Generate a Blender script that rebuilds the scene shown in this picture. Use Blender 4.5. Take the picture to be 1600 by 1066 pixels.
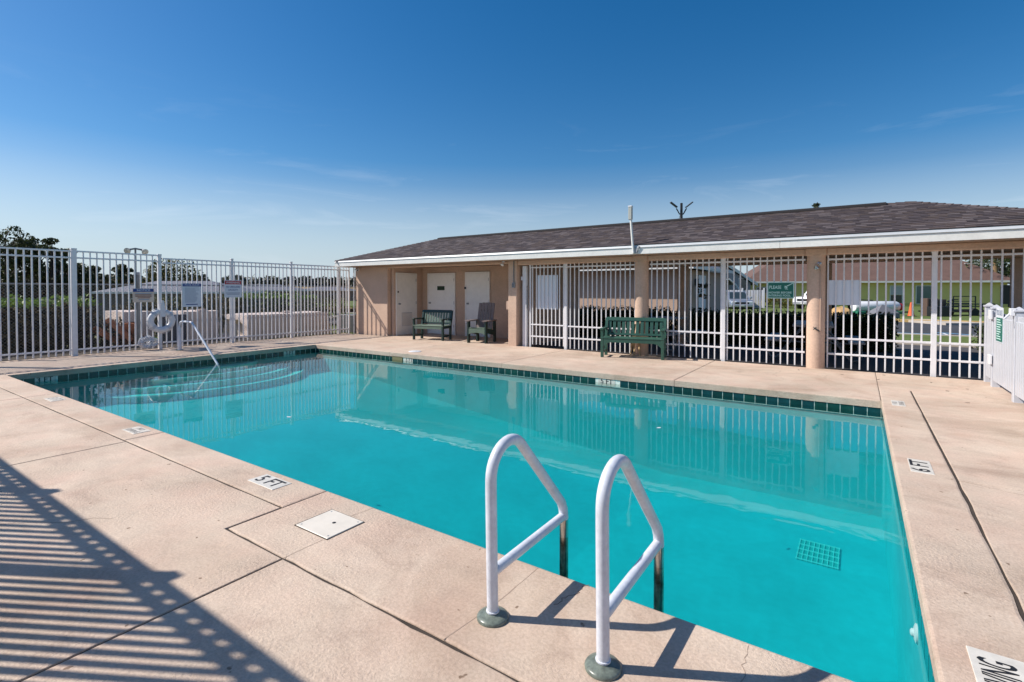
import bpy, bmesh, math, random
from mathutils import Vector, Matrix
import numpy as np

random.seed(7)
rng = np.random.default_rng(7)
R = math.radians
PI = math.pi
S = bpy.context.scene
for o in list(bpy.data.objects):
    bpy.data.objects.remove(o)
C = S.collection

# ------------------------------------------------------------------ camera
EYE = 1.45
YAW, PITCH, F_PX, CY = R(34.39), R(0.934), 790.8, 467.2
cam_d = bpy.data.cameras.new('camera')
cam = bpy.data.objects.new('camera', cam_d)
C.objects.link(cam)
cam.location = (0, 0, EYE)
cam.rotation_euler = (PI / 2 - PITCH, 0, YAW)
cam_d.sensor_width = 36.0
cam_d.lens = F_PX / 1600 * 36.0
cam_d.shift_y = -(533 - CY) / 1600
cam_d.clip_start = 0.03
cam_d.clip_end = 6000
S.camera = cam

# ------------------------------------------------------------------ sky, sun, exposure
SUN_EL = R(43.0)
SUN_AZ = R(29.5)                       # shadows run this way (from +X towards +Y)
SKY_STRENGTH = 0.085
SUN_STRENGTH = 4.6
w = bpy.data.worlds.new('World')
S.world = w
w.use_nodes = True
nt = w.node_tree
nt.nodes.clear()
out = nt.nodes.new('ShaderNodeOutputWorld')
bg = nt.nodes.new('ShaderNodeBackground')
bg.inputs['Strength'].default_value = SKY_STRENGTH
sky = nt.nodes.new('ShaderNodeTexSky')
sky.sky_type = 'NISHITA'
sky.sun_disc = False
sky.sun_elevation = SUN_EL
sun_dir = Vector((-math.cos(SUN_AZ) * math.cos(SUN_EL), -math.sin(SUN_AZ) * math.cos(SUN_EL), math.sin(SUN_EL)))
sky.sun_rotation = math.atan2(sun_dir.x, sun_dir.y)
sky.altitude = 0
sky.air_density = 1.0
sky.dust_density = 0.5
sky.ozone_density = 3.0
tc = nt.nodes.new('ShaderNodeTexCoord')
# thin cirrus: stretched noise over the sky dome, only near the horizon
mp = nt.nodes.new('ShaderNodeMapping')
mp.inputs['Rotation'].default_value = (0, 0, R(25))
mp.inputs['Scale'].default_value = (2.2, 2.2, 13.0)
ns = nt.nodes.new('ShaderNodeTexNoise')
ns.inputs['Scale'].default_value = 1.6
ns.inputs['Detail'].default_value = 7
ns.inputs['Roughness'].default_value = 0.6
ns.inputs['Distortion'].default_value = 0.7
rp = nt.nodes.new('ShaderNodeValToRGB')
rp.color_ramp.elements[0].position = 0.56
rp.color_ramp.elements[0].color = (0, 0, 0, 1)
rp.color_ramp.elements[1].position = 0.80
rp.color_ramp.elements[1].color = (0.26, 0.26, 0.26, 1)
sx = nt.nodes.new('ShaderNodeSeparateXYZ')
hz = nt.nodes.new('ShaderNodeValToRGB')
hz.color_ramp.elements[0].position = 0.02
hz.color_ramp.elements[0].color = (0.6, 0.6, 0.6, 1)
hz.color_ramp.elements[1].position = 0.34
hz.color_ramp.elements[1].color = (0, 0, 0, 1)
e = hz.color_ramp.elements.new(0.14)
e.color = (1, 1, 1, 1)
mu = nt.nodes.new('ShaderNodeMath')
mu.operation = 'MULTIPLY'
mx = nt.nodes.new('ShaderNodeMixRGB')
mx.inputs[2].default_value = (7.5, 8.3, 9.2, 1)
L = nt.links.new
L(tc.outputs['Generated'], mp.inputs['Vector'])
L(mp.outputs['Vector'], ns.inputs['Vector'])
L(ns.outputs['Fac'], rp.inputs['Fac'])
L(tc.outputs['Generated'], sx.inputs['Vector'])
L(sx.outputs['Z'], hz.inputs['Fac'])
L(rp.outputs['Color'], mu.inputs[0])
L(hz.outputs['Color'], mu.inputs[1])
L(mu.outputs[0], mx.inputs[0])
hs = nt.nodes.new('ShaderNodeHueSaturation')
sr = nt.nodes.new('ShaderNodeMapRange')
sr.inputs['From Min'].default_value = 0.03
sr.inputs['From Max'].default_value = 0.24
sr.inputs['To Min'].default_value = 0.80
sr.inputs['To Max'].default_value = 1.40
L(sx.outputs['Z'], sr.inputs['Value'])
L(sr.outputs['Result'], hs.inputs['Saturation'])
L(sky.outputs['Color'], hs.inputs['Color'])
hm_ = nt.nodes.new('ShaderNodeMixRGB')          # pale blue summer haze low on the sky
hm_.inputs[2].default_value = (4.6, 5.8, 7.1, 1)
hr_ = nt.nodes.new('ShaderNodeMapRange')
hr_.inputs['From Min'].default_value = 0.0
hr_.inputs['From Max'].default_value = 0.20
hr_.inputs['To Min'].default_value = 0.75
hr_.inputs['To Max'].default_value = 0.0
L(sx.outputs['Z'], hr_.inputs['Value'])
L(hr_.outputs['Result'], hm_.inputs[0])
L(hs.outputs['Color'], hm_.inputs[1])
L(hm_.outputs['Color'], mx.inputs[1])
L(mx.outputs['Color'], bg.inputs['Color'])
L(bg.outputs['Background'], out.inputs['Surface'])

sun_d = bpy.data.lights.new('sun', 'SUN')
sun_d.energy = SUN_STRENGTH
sun_d.angle = R(0.53)
sun_d.color = (1.0, 0.94, 0.86)
sun = bpy.data.objects.new('sun', sun_d)
C.objects.link(sun)
sun.location = (-20, -12, 25)
sun.rotation_euler = sun_dir.to_track_quat('Z', 'Y').to_euler()

S.view_settings.view_transform = 'Standard'
S.view_settings.look = 'None'
S.view_settings.exposure = 0.42
S.view_settings.gamma = 1.0
S.view_settings.use_curve_mapping = False
S.render.engine = 'CYCLES'
S.cycles.max_bounces = 8
S.cycles.transparent_max_bounces = 16
S.cycles.volume_bounces = 1
S.cycles.caustics_reflective = False
S.cycles.caustics_refractive = False
S.cycles.sample_clamp_indirect = 4.0


# ------------------------------------------------------------------ geometry helpers
class MB:
    """collects faces (with a material slot each) for ONE mesh"""

    def __init__(s):
        s.v, s.f, s.m = [], [], []

    def add(s, vs, fs, m=0):
        b = len(s.v)
        s.v += [tuple(p) for p in vs]
        for f in fs:
            s.f.append(tuple(b + i for i in f))
            s.m.append(m)
        return s

    def box(s, x0, x1, y0, y1, z0, z1, m=0):
        vs = [(x, y, z) for x in (x0, x1) for y in (y0, y1) for z in (z0, z1)]
        return s.add(vs, [(0, 1, 3, 2), (4, 6, 7, 5), (0, 4, 5, 1), (2, 3, 7, 6), (0, 2, 6, 4), (1, 5, 7, 3)], m)

    def cbox(s, x0, x1, y0, y1, z0, z1, c=0.004, m=0, M=None):
        """box with chamfered edges"""
        lo, hi = (x0, y0, z0), (x1, y1, z1)
        vs, idx = [], {}
        for a in (0, 1):
            for b in (0, 1):
                for d in (0, 1):
                    cor = (a, b, d)
                    for ax in range(3):
                        p = [0, 0, 0]
                        for k in range(3):
                            base = hi[k] if cor[k] else lo[k]
                            if k != ax:
                                base += -c if cor[k] else c
                            p[k] = base
                        idx[(cor, ax)] = len(vs)
                        vs.append(tuple(p))
        fs = []
        cyc = [(0, 0), (1, 0), (1, 1), (0, 1)]
        for ax in range(3):
            o1, o2 = (ax + 1) % 3, (ax + 2) % 3
            for sd in (0, 1):
                f = []
                for (i, j) in cyc:
                    cor = [0, 0, 0]
                    cor[ax], cor[o1], cor[o2] = sd, i, j
                    f.append(idx[(tuple(cor), ax)])
                fs.append(f if sd else f[::-1])
            # edges along ax
            for (i, j) in cyc:
                cor0 = [0, 0, 0]
                cor0[o1], cor0[o2] = i, j
                cor1 = list(cor0)
                cor1[ax] = 1
                q = [idx[(tuple(cor0), o1)], idx[(tuple(cor1), o1)], idx[(tuple(cor1), o2)], idx[(tuple(cor0), o2)]]
                fs.append(q if (i == j) else q[::-1])
        for a in (0, 1):
            for b in (0, 1):
                for d in (0, 1):
                    t = [idx[((a, b, d), 0)], idx[((a, b, d), 1)], idx[((a, b, d), 2)]]
                    fs.append(t if (a + b + d) % 2 else t[::-1])
        if M is not None:
            vs = [M @ Vector(p) for p in vs]
        return s.add(vs, fs, m)

    def bar(s, p, q, wd, th, m=0, up=(0, 0, 1)):
        """rectangular bar from p to q, wd across, th along up"""
        p, q = Vector(p), Vector(q)
        d = (q - p).normalized()
        a = d.cross(Vector(up))
        if a.length < 1e-4:
            a = d.cross(Vector((0, 1, 0)))
        a.normalize()
        b = a.cross(d).normalized()
        vs = []
        for e_ in (p, q):
            for (i, j) in ((-1, -1), (1, -1), (1, 1), (-1, 1)):
                vs.append(e_ + a * (i * wd / 2) + b * (j * th / 2))
        return s.add(vs, [(0, 1, 2, 3)[::-1], (4, 5, 6, 7), (0, 1, 5, 4), (1, 2, 6, 5), (2, 3, 7, 6), (3, 0, 4, 7)], m)

    def tube(s, pts, r, n=10, m=0, caps=True, closed=False):
        pts = [Vector(p) for p in pts]
        rs = r if isinstance(r, (list, tuple)) else [r] * len(pts)
        N = len(pts)
        rings = []
        prev = None
        for i in range(N):
            if closed:
                d = pts[(i + 1) % N] - pts[i - 1]
            elif i == 0:
                d = pts[1] - pts[0]
            elif i == N - 1:
                d = pts[-1] - pts[-2]
            else:
                d = (pts[i + 1] - pts[i]).normalized() + (pts[i] - pts[i - 1]).normalized()
            d.normalize()
            if prev is None:
                a = d.orthogonal().normalized()
            else:
                a = prev - d * prev.dot(d)
                a.normalize()
            prev = a
            b = d.cross(a)
            rings.append([pts[i] + a * (rs[i] * math.cos(2 * PI * k / n)) + b * (rs[i] * math.sin(2 * PI * k / n)) for k in range(n)])
        vs = [p for ring in rings for p in ring]
        fs = []
        for i in range(N if closed else N - 1):
            j = (i + 1) % N
            for k in range(n):
                k2 = (k + 1) % n
                fs.append((i * n + k, i * n + k2, j * n + k2, j * n + k))
        if caps and not closed:
            fs.append(tuple(range(n))[::-1])
            fs.append(tuple((N - 1) * n + k for k in range(n)))
        return s.add(vs, fs, m)

    def lathe(s, prof, n=24, c=(0, 0, 0), m=0, M=None):
        """profile [(r, z)...] spun about z"""
        vs, fs = [], []
        for (r_, z_) in prof:
            for k in range(n):
                a = 2 * PI * k / n
                p = Vector((r_ * math.cos(a), r_ * math.sin(a), z_))
                if M is not None:
                    p = M @ p
                vs.append(p + Vector(c))
        for i in range(len(prof) - 1):
            for k in range(n):
                k2 = (k + 1) % n
                fs.append((i * n + k, i * n + k2, (i + 1) * n + k2, (i + 1) * n + k))
        fs.append(tuple(range(n))[::-1])
        fs.append(tuple((len(prof) - 1) * n + k for k in range(n)))
        return s.add(vs, fs, m)

    def prism(s, poly, a0, a1, axis='z', m=0, M=None):
        """polygon extruded along an axis (poly in the two other axes)"""
        n = len(poly)
        vs = []
        for a in (a0, a1):
            for (u, v) in poly:
                p = {'z': (u, v, a), 'y': (u, a, v), 'x': (a, u, v)}[axis]
                vs.append(M @ Vector(p) if M is not None else p)
        fs = [tuple(range(n))[::-1], tuple(range(n, 2 * n))]
        for i in range(n):
            j = (i + 1) % n
            fs.append((i, j, n + j, n + i))
        return s.add(vs, fs, m)

    def mesh(s, name, mats, smooth=False, fixn=True):
        me = bpy.data.meshes.new(name)
        me.from_pydata(s.v, [], s.f)
        for mm in (mats if isinstance(mats, (list, tuple)) else [mats]):
            me.materials.append(mm)
        if any(s.m):
            me.polygons.foreach_set('material_index', s.m)
        if fixn:
            bm = bmesh.new()
            bm.from_mesh(me)
            bmesh.ops.recalc_face_normals(bm, faces=bm.faces)
            bm.to_mesh(me)
            bm.free()
        if smooth:
            me.polygons.foreach_set('use_smooth', [True] * len(me.polygons))
            try:
                me.set_sharp_from_angle(angle=R(40))
            except Exception:
                pass
        me.update()
        return me


def tag(o, label=None, cat=None, group=None, kind=None):
    if label:
        o['label'] = label
    if cat:
        o['category'] = cat
    if group:
        o['group'] = group
    if kind:
        o['kind'] = kind
    return o


def empty(name, loc=(0, 0, 0), rz=0.0, label=None, cat=None, group=None, kind=None, parent=None):
    o = bpy.data.objects.new(name, None)
    o.empty_display_size = 0.2
    C.objects.link(o)
    o.location = loc
    o.rotation_euler = (0, 0, rz)
    if parent:
        o.parent = parent
    return tag(o, label, cat, group, kind)


def wloc(o):
    p = Vector((0, 0, 0))
    while o is not None:
        p = p + o.location
        o = o.parent
    return p


def put(name, me, parent=None, loc=None, rot=None, world=True):
    """link a mesh; with world=True its coordinates (and loc) are world ones"""
    o = bpy.data.objects.new(name, me)
    C.objects.link(o)
    l = Vector(loc) if loc is not None else Vector((0, 0, 0))
    if parent:
        o.parent = parent
        if world:
            l = l - wloc(parent)
    o.location = l
    if rot:
        o.rotation_euler = rot
    return o


def part(name, mb, mat, parent, smooth=False, local=False, label=None, kind=None, fixn=True):
    o = put(name, mb.mesh(name, mat, smooth, fixn), parent, world=not local)
    return tag(o, label, None, None, kind)


def struct(name, mb, mat, smooth=False, parent=None):
    o = put(name, mb.mesh(name, mat, smooth), parent)
    if parent is None:
        o['kind'] = 'structure'
    return o


def copy_tree(o, parent=None):
    c = o.copy()
    C.objects.link(c)
    c.parent = parent
    for ch in list(o.children):
        copy_tree(ch, c)
    return c


def at(px, depth):
    """map bearing (as a picture column) and distance ahead to ground x, y"""
    u = (px - 800) / F_PX
    return Vector((math.cos(YAW) * u * depth - math.sin(YAW) * depth, math.sin(YAW) * u * depth + math.cos(YAW) * depth))


FONT = None


def text_mesh(txt, size, mat, depth=0.0, align='CENTER', sx=1.0, spacing=1.0):
    cu = bpy.data.curves.new('lettering', 'FONT')
    cu.body = txt
    cu.size = size
    cu.align_x = align
    cu.align_y = 'CENTER'
    cu.extrude = depth
    cu.offset = size * 0.012
    cu.resolution_u = 3
    cu.space_line = 0.95
    cu.space_character = spacing
    o = bpy.data.objects.new('lettering', cu)
    C.objects.link(o)
    dg = bpy.context.evaluated_depsgraph_get()
    me = bpy.data.meshes.new_from_object(o.evaluated_get(dg))
    bpy.data.objects.remove(o)
    me.name = 'lettering'
    for v in me.vertices:
        v.co.x *= sx
    me.materials.clear()
    me.materials.append(mat)
    return me


# ------------------------------------------------------------------ materials
def mat(name, col, rough=0.6, metal=0.0, var=0.0, vscale=3.0, fine=0.0, fscale=60.0, bump=0.0, bscale=40.0,
        spec=0.5, col2=None, detail=4.0, stretch=None, coat=0.0, objc=False):
    m = bpy.data.materials.new(name)
    m.use_nodes = True
    t = m.node_tree
    b = t.nodes['Principled BSDF']
    b.inputs['Base Color'].default_value = (*col, 1)
    b.inputs['Roughness'].default_value = rough
    b.inputs['Metallic'].default_value = metal
    b.inputs['Specular IOR Level'].default_value = spec
    if coat:
        b.inputs['Coat Weight'].default_value = coat
        b.inputs['Coat Roughness'].default_value = 0.05
    if not (var or fine or bump):
        return m
    if objc:
        tcn = t.nodes.new('ShaderNodeTexCoord')
        vec = tcn.outputs['Object']
    else:
        g = t.nodes.new('ShaderNodeNewGeometry')
        vec = g.outputs['Position']
    if stretch:
        mpn = t.nodes.new('ShaderNodeMapping')
        mpn.inputs['Scale'].default_value = stretch
        t.links.new(vec, mpn.inputs['Vector'])
        vec = mpn.outputs['Vector']

    def noise(scale, det=detail, rg=0.6):
        n = t.nodes.new('ShaderNodeTexNoise')
        n.inputs['Scale'].default_value = scale
        n.inputs['Detail'].default_value = det
        n.inputs['Roughness'].default_value = rg
        t.links.new(vec, n.inputs['Vector'])
        return n.outputs['Fac']
    cur = None
    if var:
        n = noise(vscale)
        r = t.nodes.new('ShaderNodeValToRGB')
        r.color_ramp.elements[0].position = 0.3
        r.color_ramp.elements[1].position = 0.7
        c2 = col2 if col2 else tuple(c * (1 - var) for c in col)
        r.color_ramp.elements[0].color = (*c2, 1)
        r.color_ramp.elements[1].color = (*[min(1, c * (1 + var * 0.4)) for c in col], 1)
        t.links.new(n, r.inputs['Fac'])
        cur = r.outputs['Color']
    if fine:
        n = noise(fscale, 3)
        r = t.nodes.new('ShaderNodeValToRGB')
        r.color_ramp.elements[0].position = 0.35
        r.color_ramp.elements[1].position = 0.65
        a = 1 - fine
        r.color_ramp.elements[0].color = (a, a, a, 1)
        r.color_ramp.elements[1].color = (1 + fine * 0.3,) * 3 + (1,)
        t.links.new(n, r.inputs['Fac'])
        mm = t.nodes.new('ShaderNodeMixRGB')
        mm.blend_type = 'MULTIPLY'
        mm.inputs[0].default_value = 1
        if cur:
            t.links.new(cur, mm.inputs[1])
        else:
            mm.inputs[1].default_value = (*col, 1)
        t.links.new(r.outputs['Color'], mm.inputs[2])
        cur = mm.outputs['Color']
    if cur:
        t.links.new(cur, b.inputs['Base Color'])
    if bump:
        n = noise(bscale, 4)
        bp = t.nodes.new('ShaderNodeBump')
        bp.inputs['Strength'].default_value = bump
        bp.inputs['Distance'].default_value = 0.01
        t.links.new(n, bp.inputs['Height'])
        t.links.new(bp.outputs['Normal'], b.inputs['Normal'])
    return m


def foliage(name, dark, light, rough=0.6, trans=0.25):
    """leaf colour that differs from leaf to leaf"""
    m = bpy.data.materials.new(name)
    m.use_nodes = True
    t = m.node_tree
    b = t.nodes['Principled BSDF']
    g = t.nodes.new('ShaderNodeNewGeometry')
    r = t.nodes.new('ShaderNodeValToRGB')
    r.color_ramp.elements[0].color = (*dark, 1)
    r.color_ramp.elements[1].color = (*light, 1)
    t.links.new(g.outputs['Random Per Island'], r.inputs['Fac'])
    t.links.new(r.outputs['Color'], b.inputs['Base Color'])
    b.inputs['Roughness'].default_value = rough
    tr = t.nodes.new('ShaderNodeBsdfTranslucent')
    t.links.new(r.outputs['Color'], tr.inputs['Color'])
    ms = t.nodes.new('ShaderNodeMixShader')
    ms.inputs[0].default_value = trans
    o = t.nodes['Material Output']
    t.links.new(b.outputs[0], ms.inputs[1])
    t.links.new(tr.outputs[0], ms.inputs[2])
    t.links.new(ms.outputs[0], o.inputs['Surface'])
    return m


M = {}


def deck_material():
    """pale salmon concrete: broad mottling, brushed streaks, patches of knock-down texture, specks"""
    m = bpy.data.materials.new('deck_concrete')
    m.use_nodes = True
    t = m.node_tree
    b = t.nodes['Principled BSDF']
    b.inputs['Roughness'].default_value = 0.75
    b.inputs['Specular IOR Level'].default_value = 0.3
    g = t.nodes.new('ShaderNodeNewGeometry')

    def noise(scale, det, rg=0.6, st=None, dist=0.0):
        n = t.nodes.new('ShaderNodeTexNoise')
        n.inputs['Scale'].default_value = scale
        n.inputs['Detail'].default_value = det
        n.inputs['Roughness'].default_value = rg
        n.inputs['Distortion'].default_value = dist
        if st:
            mpn = t.nodes.new('ShaderNodeMapping')
            mpn.inputs['Scale'].default_value = st
            t.links.new(g.outputs['Position'], mpn.inputs['Vector'])
            t.links.new(mpn.outputs['Vector'], n.inputs['Vector'])
        else:
            t.links.new(g.outputs['Position'], n.inputs['Vector'])
        return n.outputs['Fac']

    def ramp(f, p0, c0, p1, c1):
        r = t.nodes.new('ShaderNodeValToRGB')
        r.color_ramp.elements[0].position = p0
        r.color_ramp.elements[0].color = (*c0, 1)
        r.color_ramp.elements[1].position = p1
        r.color_ramp.elements[1].color = (*c1, 1)
        t.links.new(f, r.inputs['Fac'])
        return r.outputs['Color']

    def mul(a, c, f=1.0):
        mm = t.nodes.new('ShaderNodeMixRGB')
        mm.blend_type = 'MULTIPLY'
        mm.inputs[0].default_value = f
        t.links.new(a, mm.inputs[1])
        t.links.new(c, mm.inputs[2])
        return mm.outputs['Color']
    base = ramp(noise(0.9, 6, 0.62, None, 0.4), 0.30, (0.510, 0.402, 0.315), 0.70, (0.650, 0.528, 0.424))
    base = mul(base, ramp(noise(3.0, 5, 0.65, (1.0, 2.0, 1), 0.5), 0.34, (0.94, 0.935, 0.93), 0.6, (1.02, 1.01, 1.0)))
    base = mul(base, ramp(noise(70, 3), 0.38, (0.88, 0.87, 0.86), 0.6, (1.02, 1.02, 1.02)))
    base = mul(base, ramp(noise(17, 2, 0.5), 0.245, (0.45, 0.40, 0.36), 0.275, (1, 1, 1)))
    base = mul(base, ramp(noise(0.45, 7, 0.7, None, 1.2), 0.40, (0.86, 0.83, 0.81), 0.50, (1.0, 1.0, 1.0)))
    base = mul(base, ramp(noise(1.7, 8, 0.75, (1.0, 1.6, 1), 0.9), 0.36, (0.84, 0.82, 0.82), 0.46, (1, 1, 1)), 0.8)
    base = mul(base, ramp(noise(6.5, 3, 0.6, None, 1.5), 0.62, (1, 1, 1), 0.74, (1.07, 1.06, 1.04)))
    # pinkish patches
    base = mul(base, ramp(noise(2.1, 3, 0.5, (1.3, 1, 1)), 0.40, (1, 1, 1), 0.72, (1.01, 0.94, 0.935)))
    t.links.new(base, b.inputs['Base Color'])
    # knock-down texture, in patches
    fine = noise(55, 5, 0.7)
    patch = ramp(noise(0.8, 4, 0.6), 0.40, (0.15,) * 3, 0.62, (1.0,) * 3)
    hm = t.nodes.new('ShaderNodeMath')
    hm.operation = 'MULTIPLY'
    t.links.new(fine, hm.inputs[0])
    t.links.new(patch, hm.inputs[1])
    bp = t.nodes.new('ShaderNodeBump')
    bp.inputs['Strength'].default_value = 0.9
    bp.inputs['Distance'].default_value = 0.011
    t.links.new(hm.outputs[0], bp.inputs['Height'])
    bp2 = t.nodes.new('ShaderNodeBump')
    bp2.inputs['Strength'].default_value = 0.25
    bp2.inputs['Distance'].default_value = 0.02
    t.links.new(noise(5, 3), bp2.inputs['Height'])
    t.links.new(bp.outputs['Normal'], bp2.inputs['Normal'])
    t.links.new(bp2.outputs['Normal'], b.inputs['Normal'])
    return m


WZ = -0.172                                     # water level


def water_material():
    m = bpy.data.materials.new('pool_water')
    m.use_nodes = True
    t = m.node_tree
    t.nodes.clear()
    o = t.nodes.new('ShaderNodeOutputMaterial')
    tr = t.nodes.new('ShaderNodeBsdfTransparent')
    gl = t.nodes.new('ShaderNodeBsdfGlossy')
    gl.inputs['Roughness'].default_value = 0.015
    fr = t.nodes.new('ShaderNodeFresnel')
    fr.inputs['IOR'].default_value = 1.333
    ms = t.nodes.new('ShaderNodeMixShader')
    g = t.nodes.new('ShaderNodeNewGeometry')
    n1 = t.nodes.new('ShaderNodeTexNoise')
    n1.inputs['Scale'].default_value = 2.2
    n1.inputs['Detail'].default_value = 2.0
    n1.inputs['Roughness'].default_value = 0.5
    n2 = t.nodes.new('ShaderNodeTexNoise')
    n2.inputs['Scale'].default_value = 11.0
    n2.inputs['Detail'].default_value = 1.0
    t.links.new(g.outputs['Position'], n1.inputs['Vector'])
    t.links.new(g.outputs['Position'], n2.inputs['Vector'])
    b1 = t.nodes.new('ShaderNodeBump')
    b1.inputs['Strength'].default_value = 0.35
    b1.inputs['Distance'].default_value = 0.0035
    b2 = t.nodes.new('ShaderNodeBump')
    b2.inputs['Strength'].default_value = 0.12
    b2.inputs['Distance'].default_value = 0.0016
    t.links.new(n1.outputs['Fac'], b1.inputs['Height'])
    t.links.new(n2.outputs['Fac'], b2.inputs['Height'])
    t.links.new(b1.outputs['Normal'], b2.inputs['Normal'])
    # rings spreading from a few spots on the surface
    last = b2.outputs['Normal']
    for (rx, ry, freq, amp, fall) in ((-.35, 3.45, 42.0, .00055, 2.6), (-4.5, 6.05, 34.0, .0007, 3.4)):
        dn = t.nodes.new('ShaderNodeVectorMath')
        dn.operation = 'DISTANCE'
        dn.inputs[1].default_value = (rx, ry, WZ)
        t.links.new(g.outputs['Position'], dn.inputs[0])

        def mth(op, a, b=None):
            m_ = t.nodes.new('ShaderNodeMath')
            m_.operation = op
            for i_, v_ in enumerate((a, b)):
                if v_ is None:
                    continue
                if isinstance(v_, (int, float)):
                    m_.inputs[i_].default_value = v_
                else:
                    t.links.new(v_, m_.inputs[i_])
            return m_.outputs[0]
        d_ = dn.outputs['Value']
        wave = mth('SINE', mth('MULTIPLY', mth('ADD', d_, mth('MULTIPLY', n1.outputs['Fac'], .25)), freq))
        env = mth('POWER', 2.718, mth('MULTIPLY', d_, -fall))
        bb = t.nodes.new('ShaderNodeBump')
        bb.inputs['Strength'].default_value = .6
        bb.inputs['Distance'].default_value = amp
        t.links.new(mth('MULTIPLY', wave, env), bb.inputs['Height'])
        t.links.new(last, bb.inputs['Normal'])
        last = bb.outputs['Normal']
    t.links.new(last, gl.inputs['Normal'])
    t.links.new(last, fr.inputs['Normal'])
    t.links.new(fr.outputs[0], ms.inputs[0])
    t.links.new(tr.outputs[0], ms.inputs[1])
    t.links.new(gl.outputs[0], ms.inputs[2])
    t.links.new(ms.outputs[0], o.inputs['Surface'])
    vs_ = t.nodes.new('ShaderNodeVolumeScatter')
    vs_.inputs['Color'].default_value = (0.10, 0.86, 0.95, 1)
    vs_.inputs['Density'].default_value = 0.07
    ad = t.nodes.new('ShaderNodeAddShader')
    va = t.nodes.new('ShaderNodeVolumeAbsorption')
    va.inputs['Color'].default_value = (0.0, 0.968, 0.972, 1)
    va.inputs['Density'].default_value = 0.55
    t.links.new(va.outputs[0], ad.inputs[0])
    t.links.new(vs_.outputs[0], ad.inputs[1])
    t.links.new(ad.outputs[0], o.inputs['Volume'])
    return m


M['deck'] = deck_material()
M['water'] = water_material()
M['grout_dark'] = mat('joint_filler', (0.05, 0.037, 0.028), 0.95, var=0.4, vscale=9)
M['plaster'] = mat('pool_plaster', (0.035, 0.465, 0.515), 0.8, var=0.16, vscale=1.1, fine=0.08, fscale=9, bump=0.1, bscale=30)
M['step'] = mat('step_wall_plaster', (0.10, 0.74, 0.70), 0.8, var=0.1, vscale=2)
M['step_edge'] = mat('step_plaster', (0.50, 0.74, 0.72), 0.7, fine=0.06, fscale=20)
M['grout'] = mat('tile_grout', (0.75, 0.80, 0.72), 0.8, fine=0.2, fscale=30)
M['tile_a'] = mat('green_tile', (0.008, 0.060, 0.048), 0.12, var=0.3, vscale=8)
M['tile_b'] = mat('green_tile_dark', (0.006, 0.045, 0.042), 0.12, var=0.3, vscale=8)
M['tile_c'] = mat('green_tile_blue', (0.008, 0.055, 0.062), 0.12, var=0.3, vscale=8)
M['white_tile'] = mat('white_marker_tile', (0.66, 0.62, 0.55), 0.35, var=0.2, vscale=12)
M['worn_tile'] = mat('worn_marker_tile', (0.62, 0.57, 0.50), 0.6, var=0.3, vscale=22)
M['ink'] = mat('black_ink', (0.012, 0.012, 0.014), 0.6)
M['ink_faded'] = mat('faded_ink', (0.30, 0.28, 0.26), 0.7, var=0.4, vscale=40)
M['white_paint'] = mat('white_fence_paint', (0.75, 0.74, 0.755), 0.38, fine=0.06, fscale=9)
M['white_gloss'] = mat('white_rail_coating', (0.66, 0.69, 0.76), 0.28, var=0.10, vscale=9, fine=0.10, fscale=38)
M['steel'] = mat('worn_steel', (0.55, 0.54, 0.52), 0.22, metal=1.0, var=0.2, vscale=20)
M['rust_steel'] = mat('stained_steel', (0.42, 0.37, 0.32), 0.25, metal=1.0, var=0.5, vscale=16, col2=(0.10, 0.06, 0.04))
M['flange'] = mat('grey_green_flange', (0.17, 0.20, 0.17), 0.30, var=0.4, vscale=28, fine=0.2, fscale=90)
M['stucco'] = mat('tan_stucco', (0.64, 0.455, 0.345), 0.9, var=0.13, vscale=1.6, fine=0.10, fscale=30, bump=0.5, bscale=60, spec=0.2)
M['stucco_b'] = mat('pink_tan_stucco', (0.50, 0.36, 0.28), 0.9, var=0.06, vscale=1.2, spec=0.2)
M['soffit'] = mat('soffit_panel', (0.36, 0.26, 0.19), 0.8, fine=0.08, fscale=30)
M['fascia'] = mat('white_fascia_paint', (0.76, 0.75, 0.71), 0.5, var=0.10, vscale=2.5, fine=0.06, fscale=25)
M['drip'] = mat('grey_drip_edge', (0.50, 0.52, 0.54), 0.45, var=0.1, vscale=3)
M['door'] = mat('cream_door_paint', (0.88, 0.84, 0.78), 0.45, fine=0.05, fscale=6)
M['door_white'] = mat('white_door_paint', (0.90, 0.88, 0.85), 0.45, fine=0.05, fscale=6)
M['black'] = mat('black_metal', (0.015, 0.015, 0.017), 0.45)
M['dark_grey'] = mat('dark_grey_metal', (0.07, 0.075, 0.08), 0.5)
M['grey'] = mat('grey_metal', (0.30, 0.31, 0.33), 0.45, var=0.15, vscale=12)
M['galv'] = mat('galvanised', (0.20, 0.21, 0.22), 0.5, metal=0.4, var=0.2, vscale=12)
M['green_sl'] = mat('green_painted_wood', (0.035, 0.105, 0.075), 0.42, var=0.18, vscale=4, fine=0.1, fscale=40)
M['green_dk'] = mat('dark_green_frame', (0.010, 0.034, 0.028), 0.40, var=0.2, vscale=5)
M['green_lt'] = mat('sage_green_boards', (0.13, 0.19, 0.145), 0.5, var=0.15, vscale=5, fine=0.1, fscale=40)
M['mauve'] = mat('weathered_brown_boards', (0.21, 0.165, 0.155), 0.6, var=0.2, vscale=5, fine=0.1, fscale=40)
M['tanwood'] = mat('tan_wood', (0.50, 0.34, 0.18), 0.7, var=0.2, vscale=8)
M['white_plastic'] = mat('white_plastic', (0.72, 0.72, 0.74), 0.4, var=0.06, vscale=4)
M['vinyl'] = mat('white_vinyl', (0.51, 0.52, 0.56), 0.35, fine=0.04, fscale=6)
M['board'] = mat('white_board', (0.74, 0.78, 0.84), 0.4, var=0.05, vscale=2)
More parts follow.
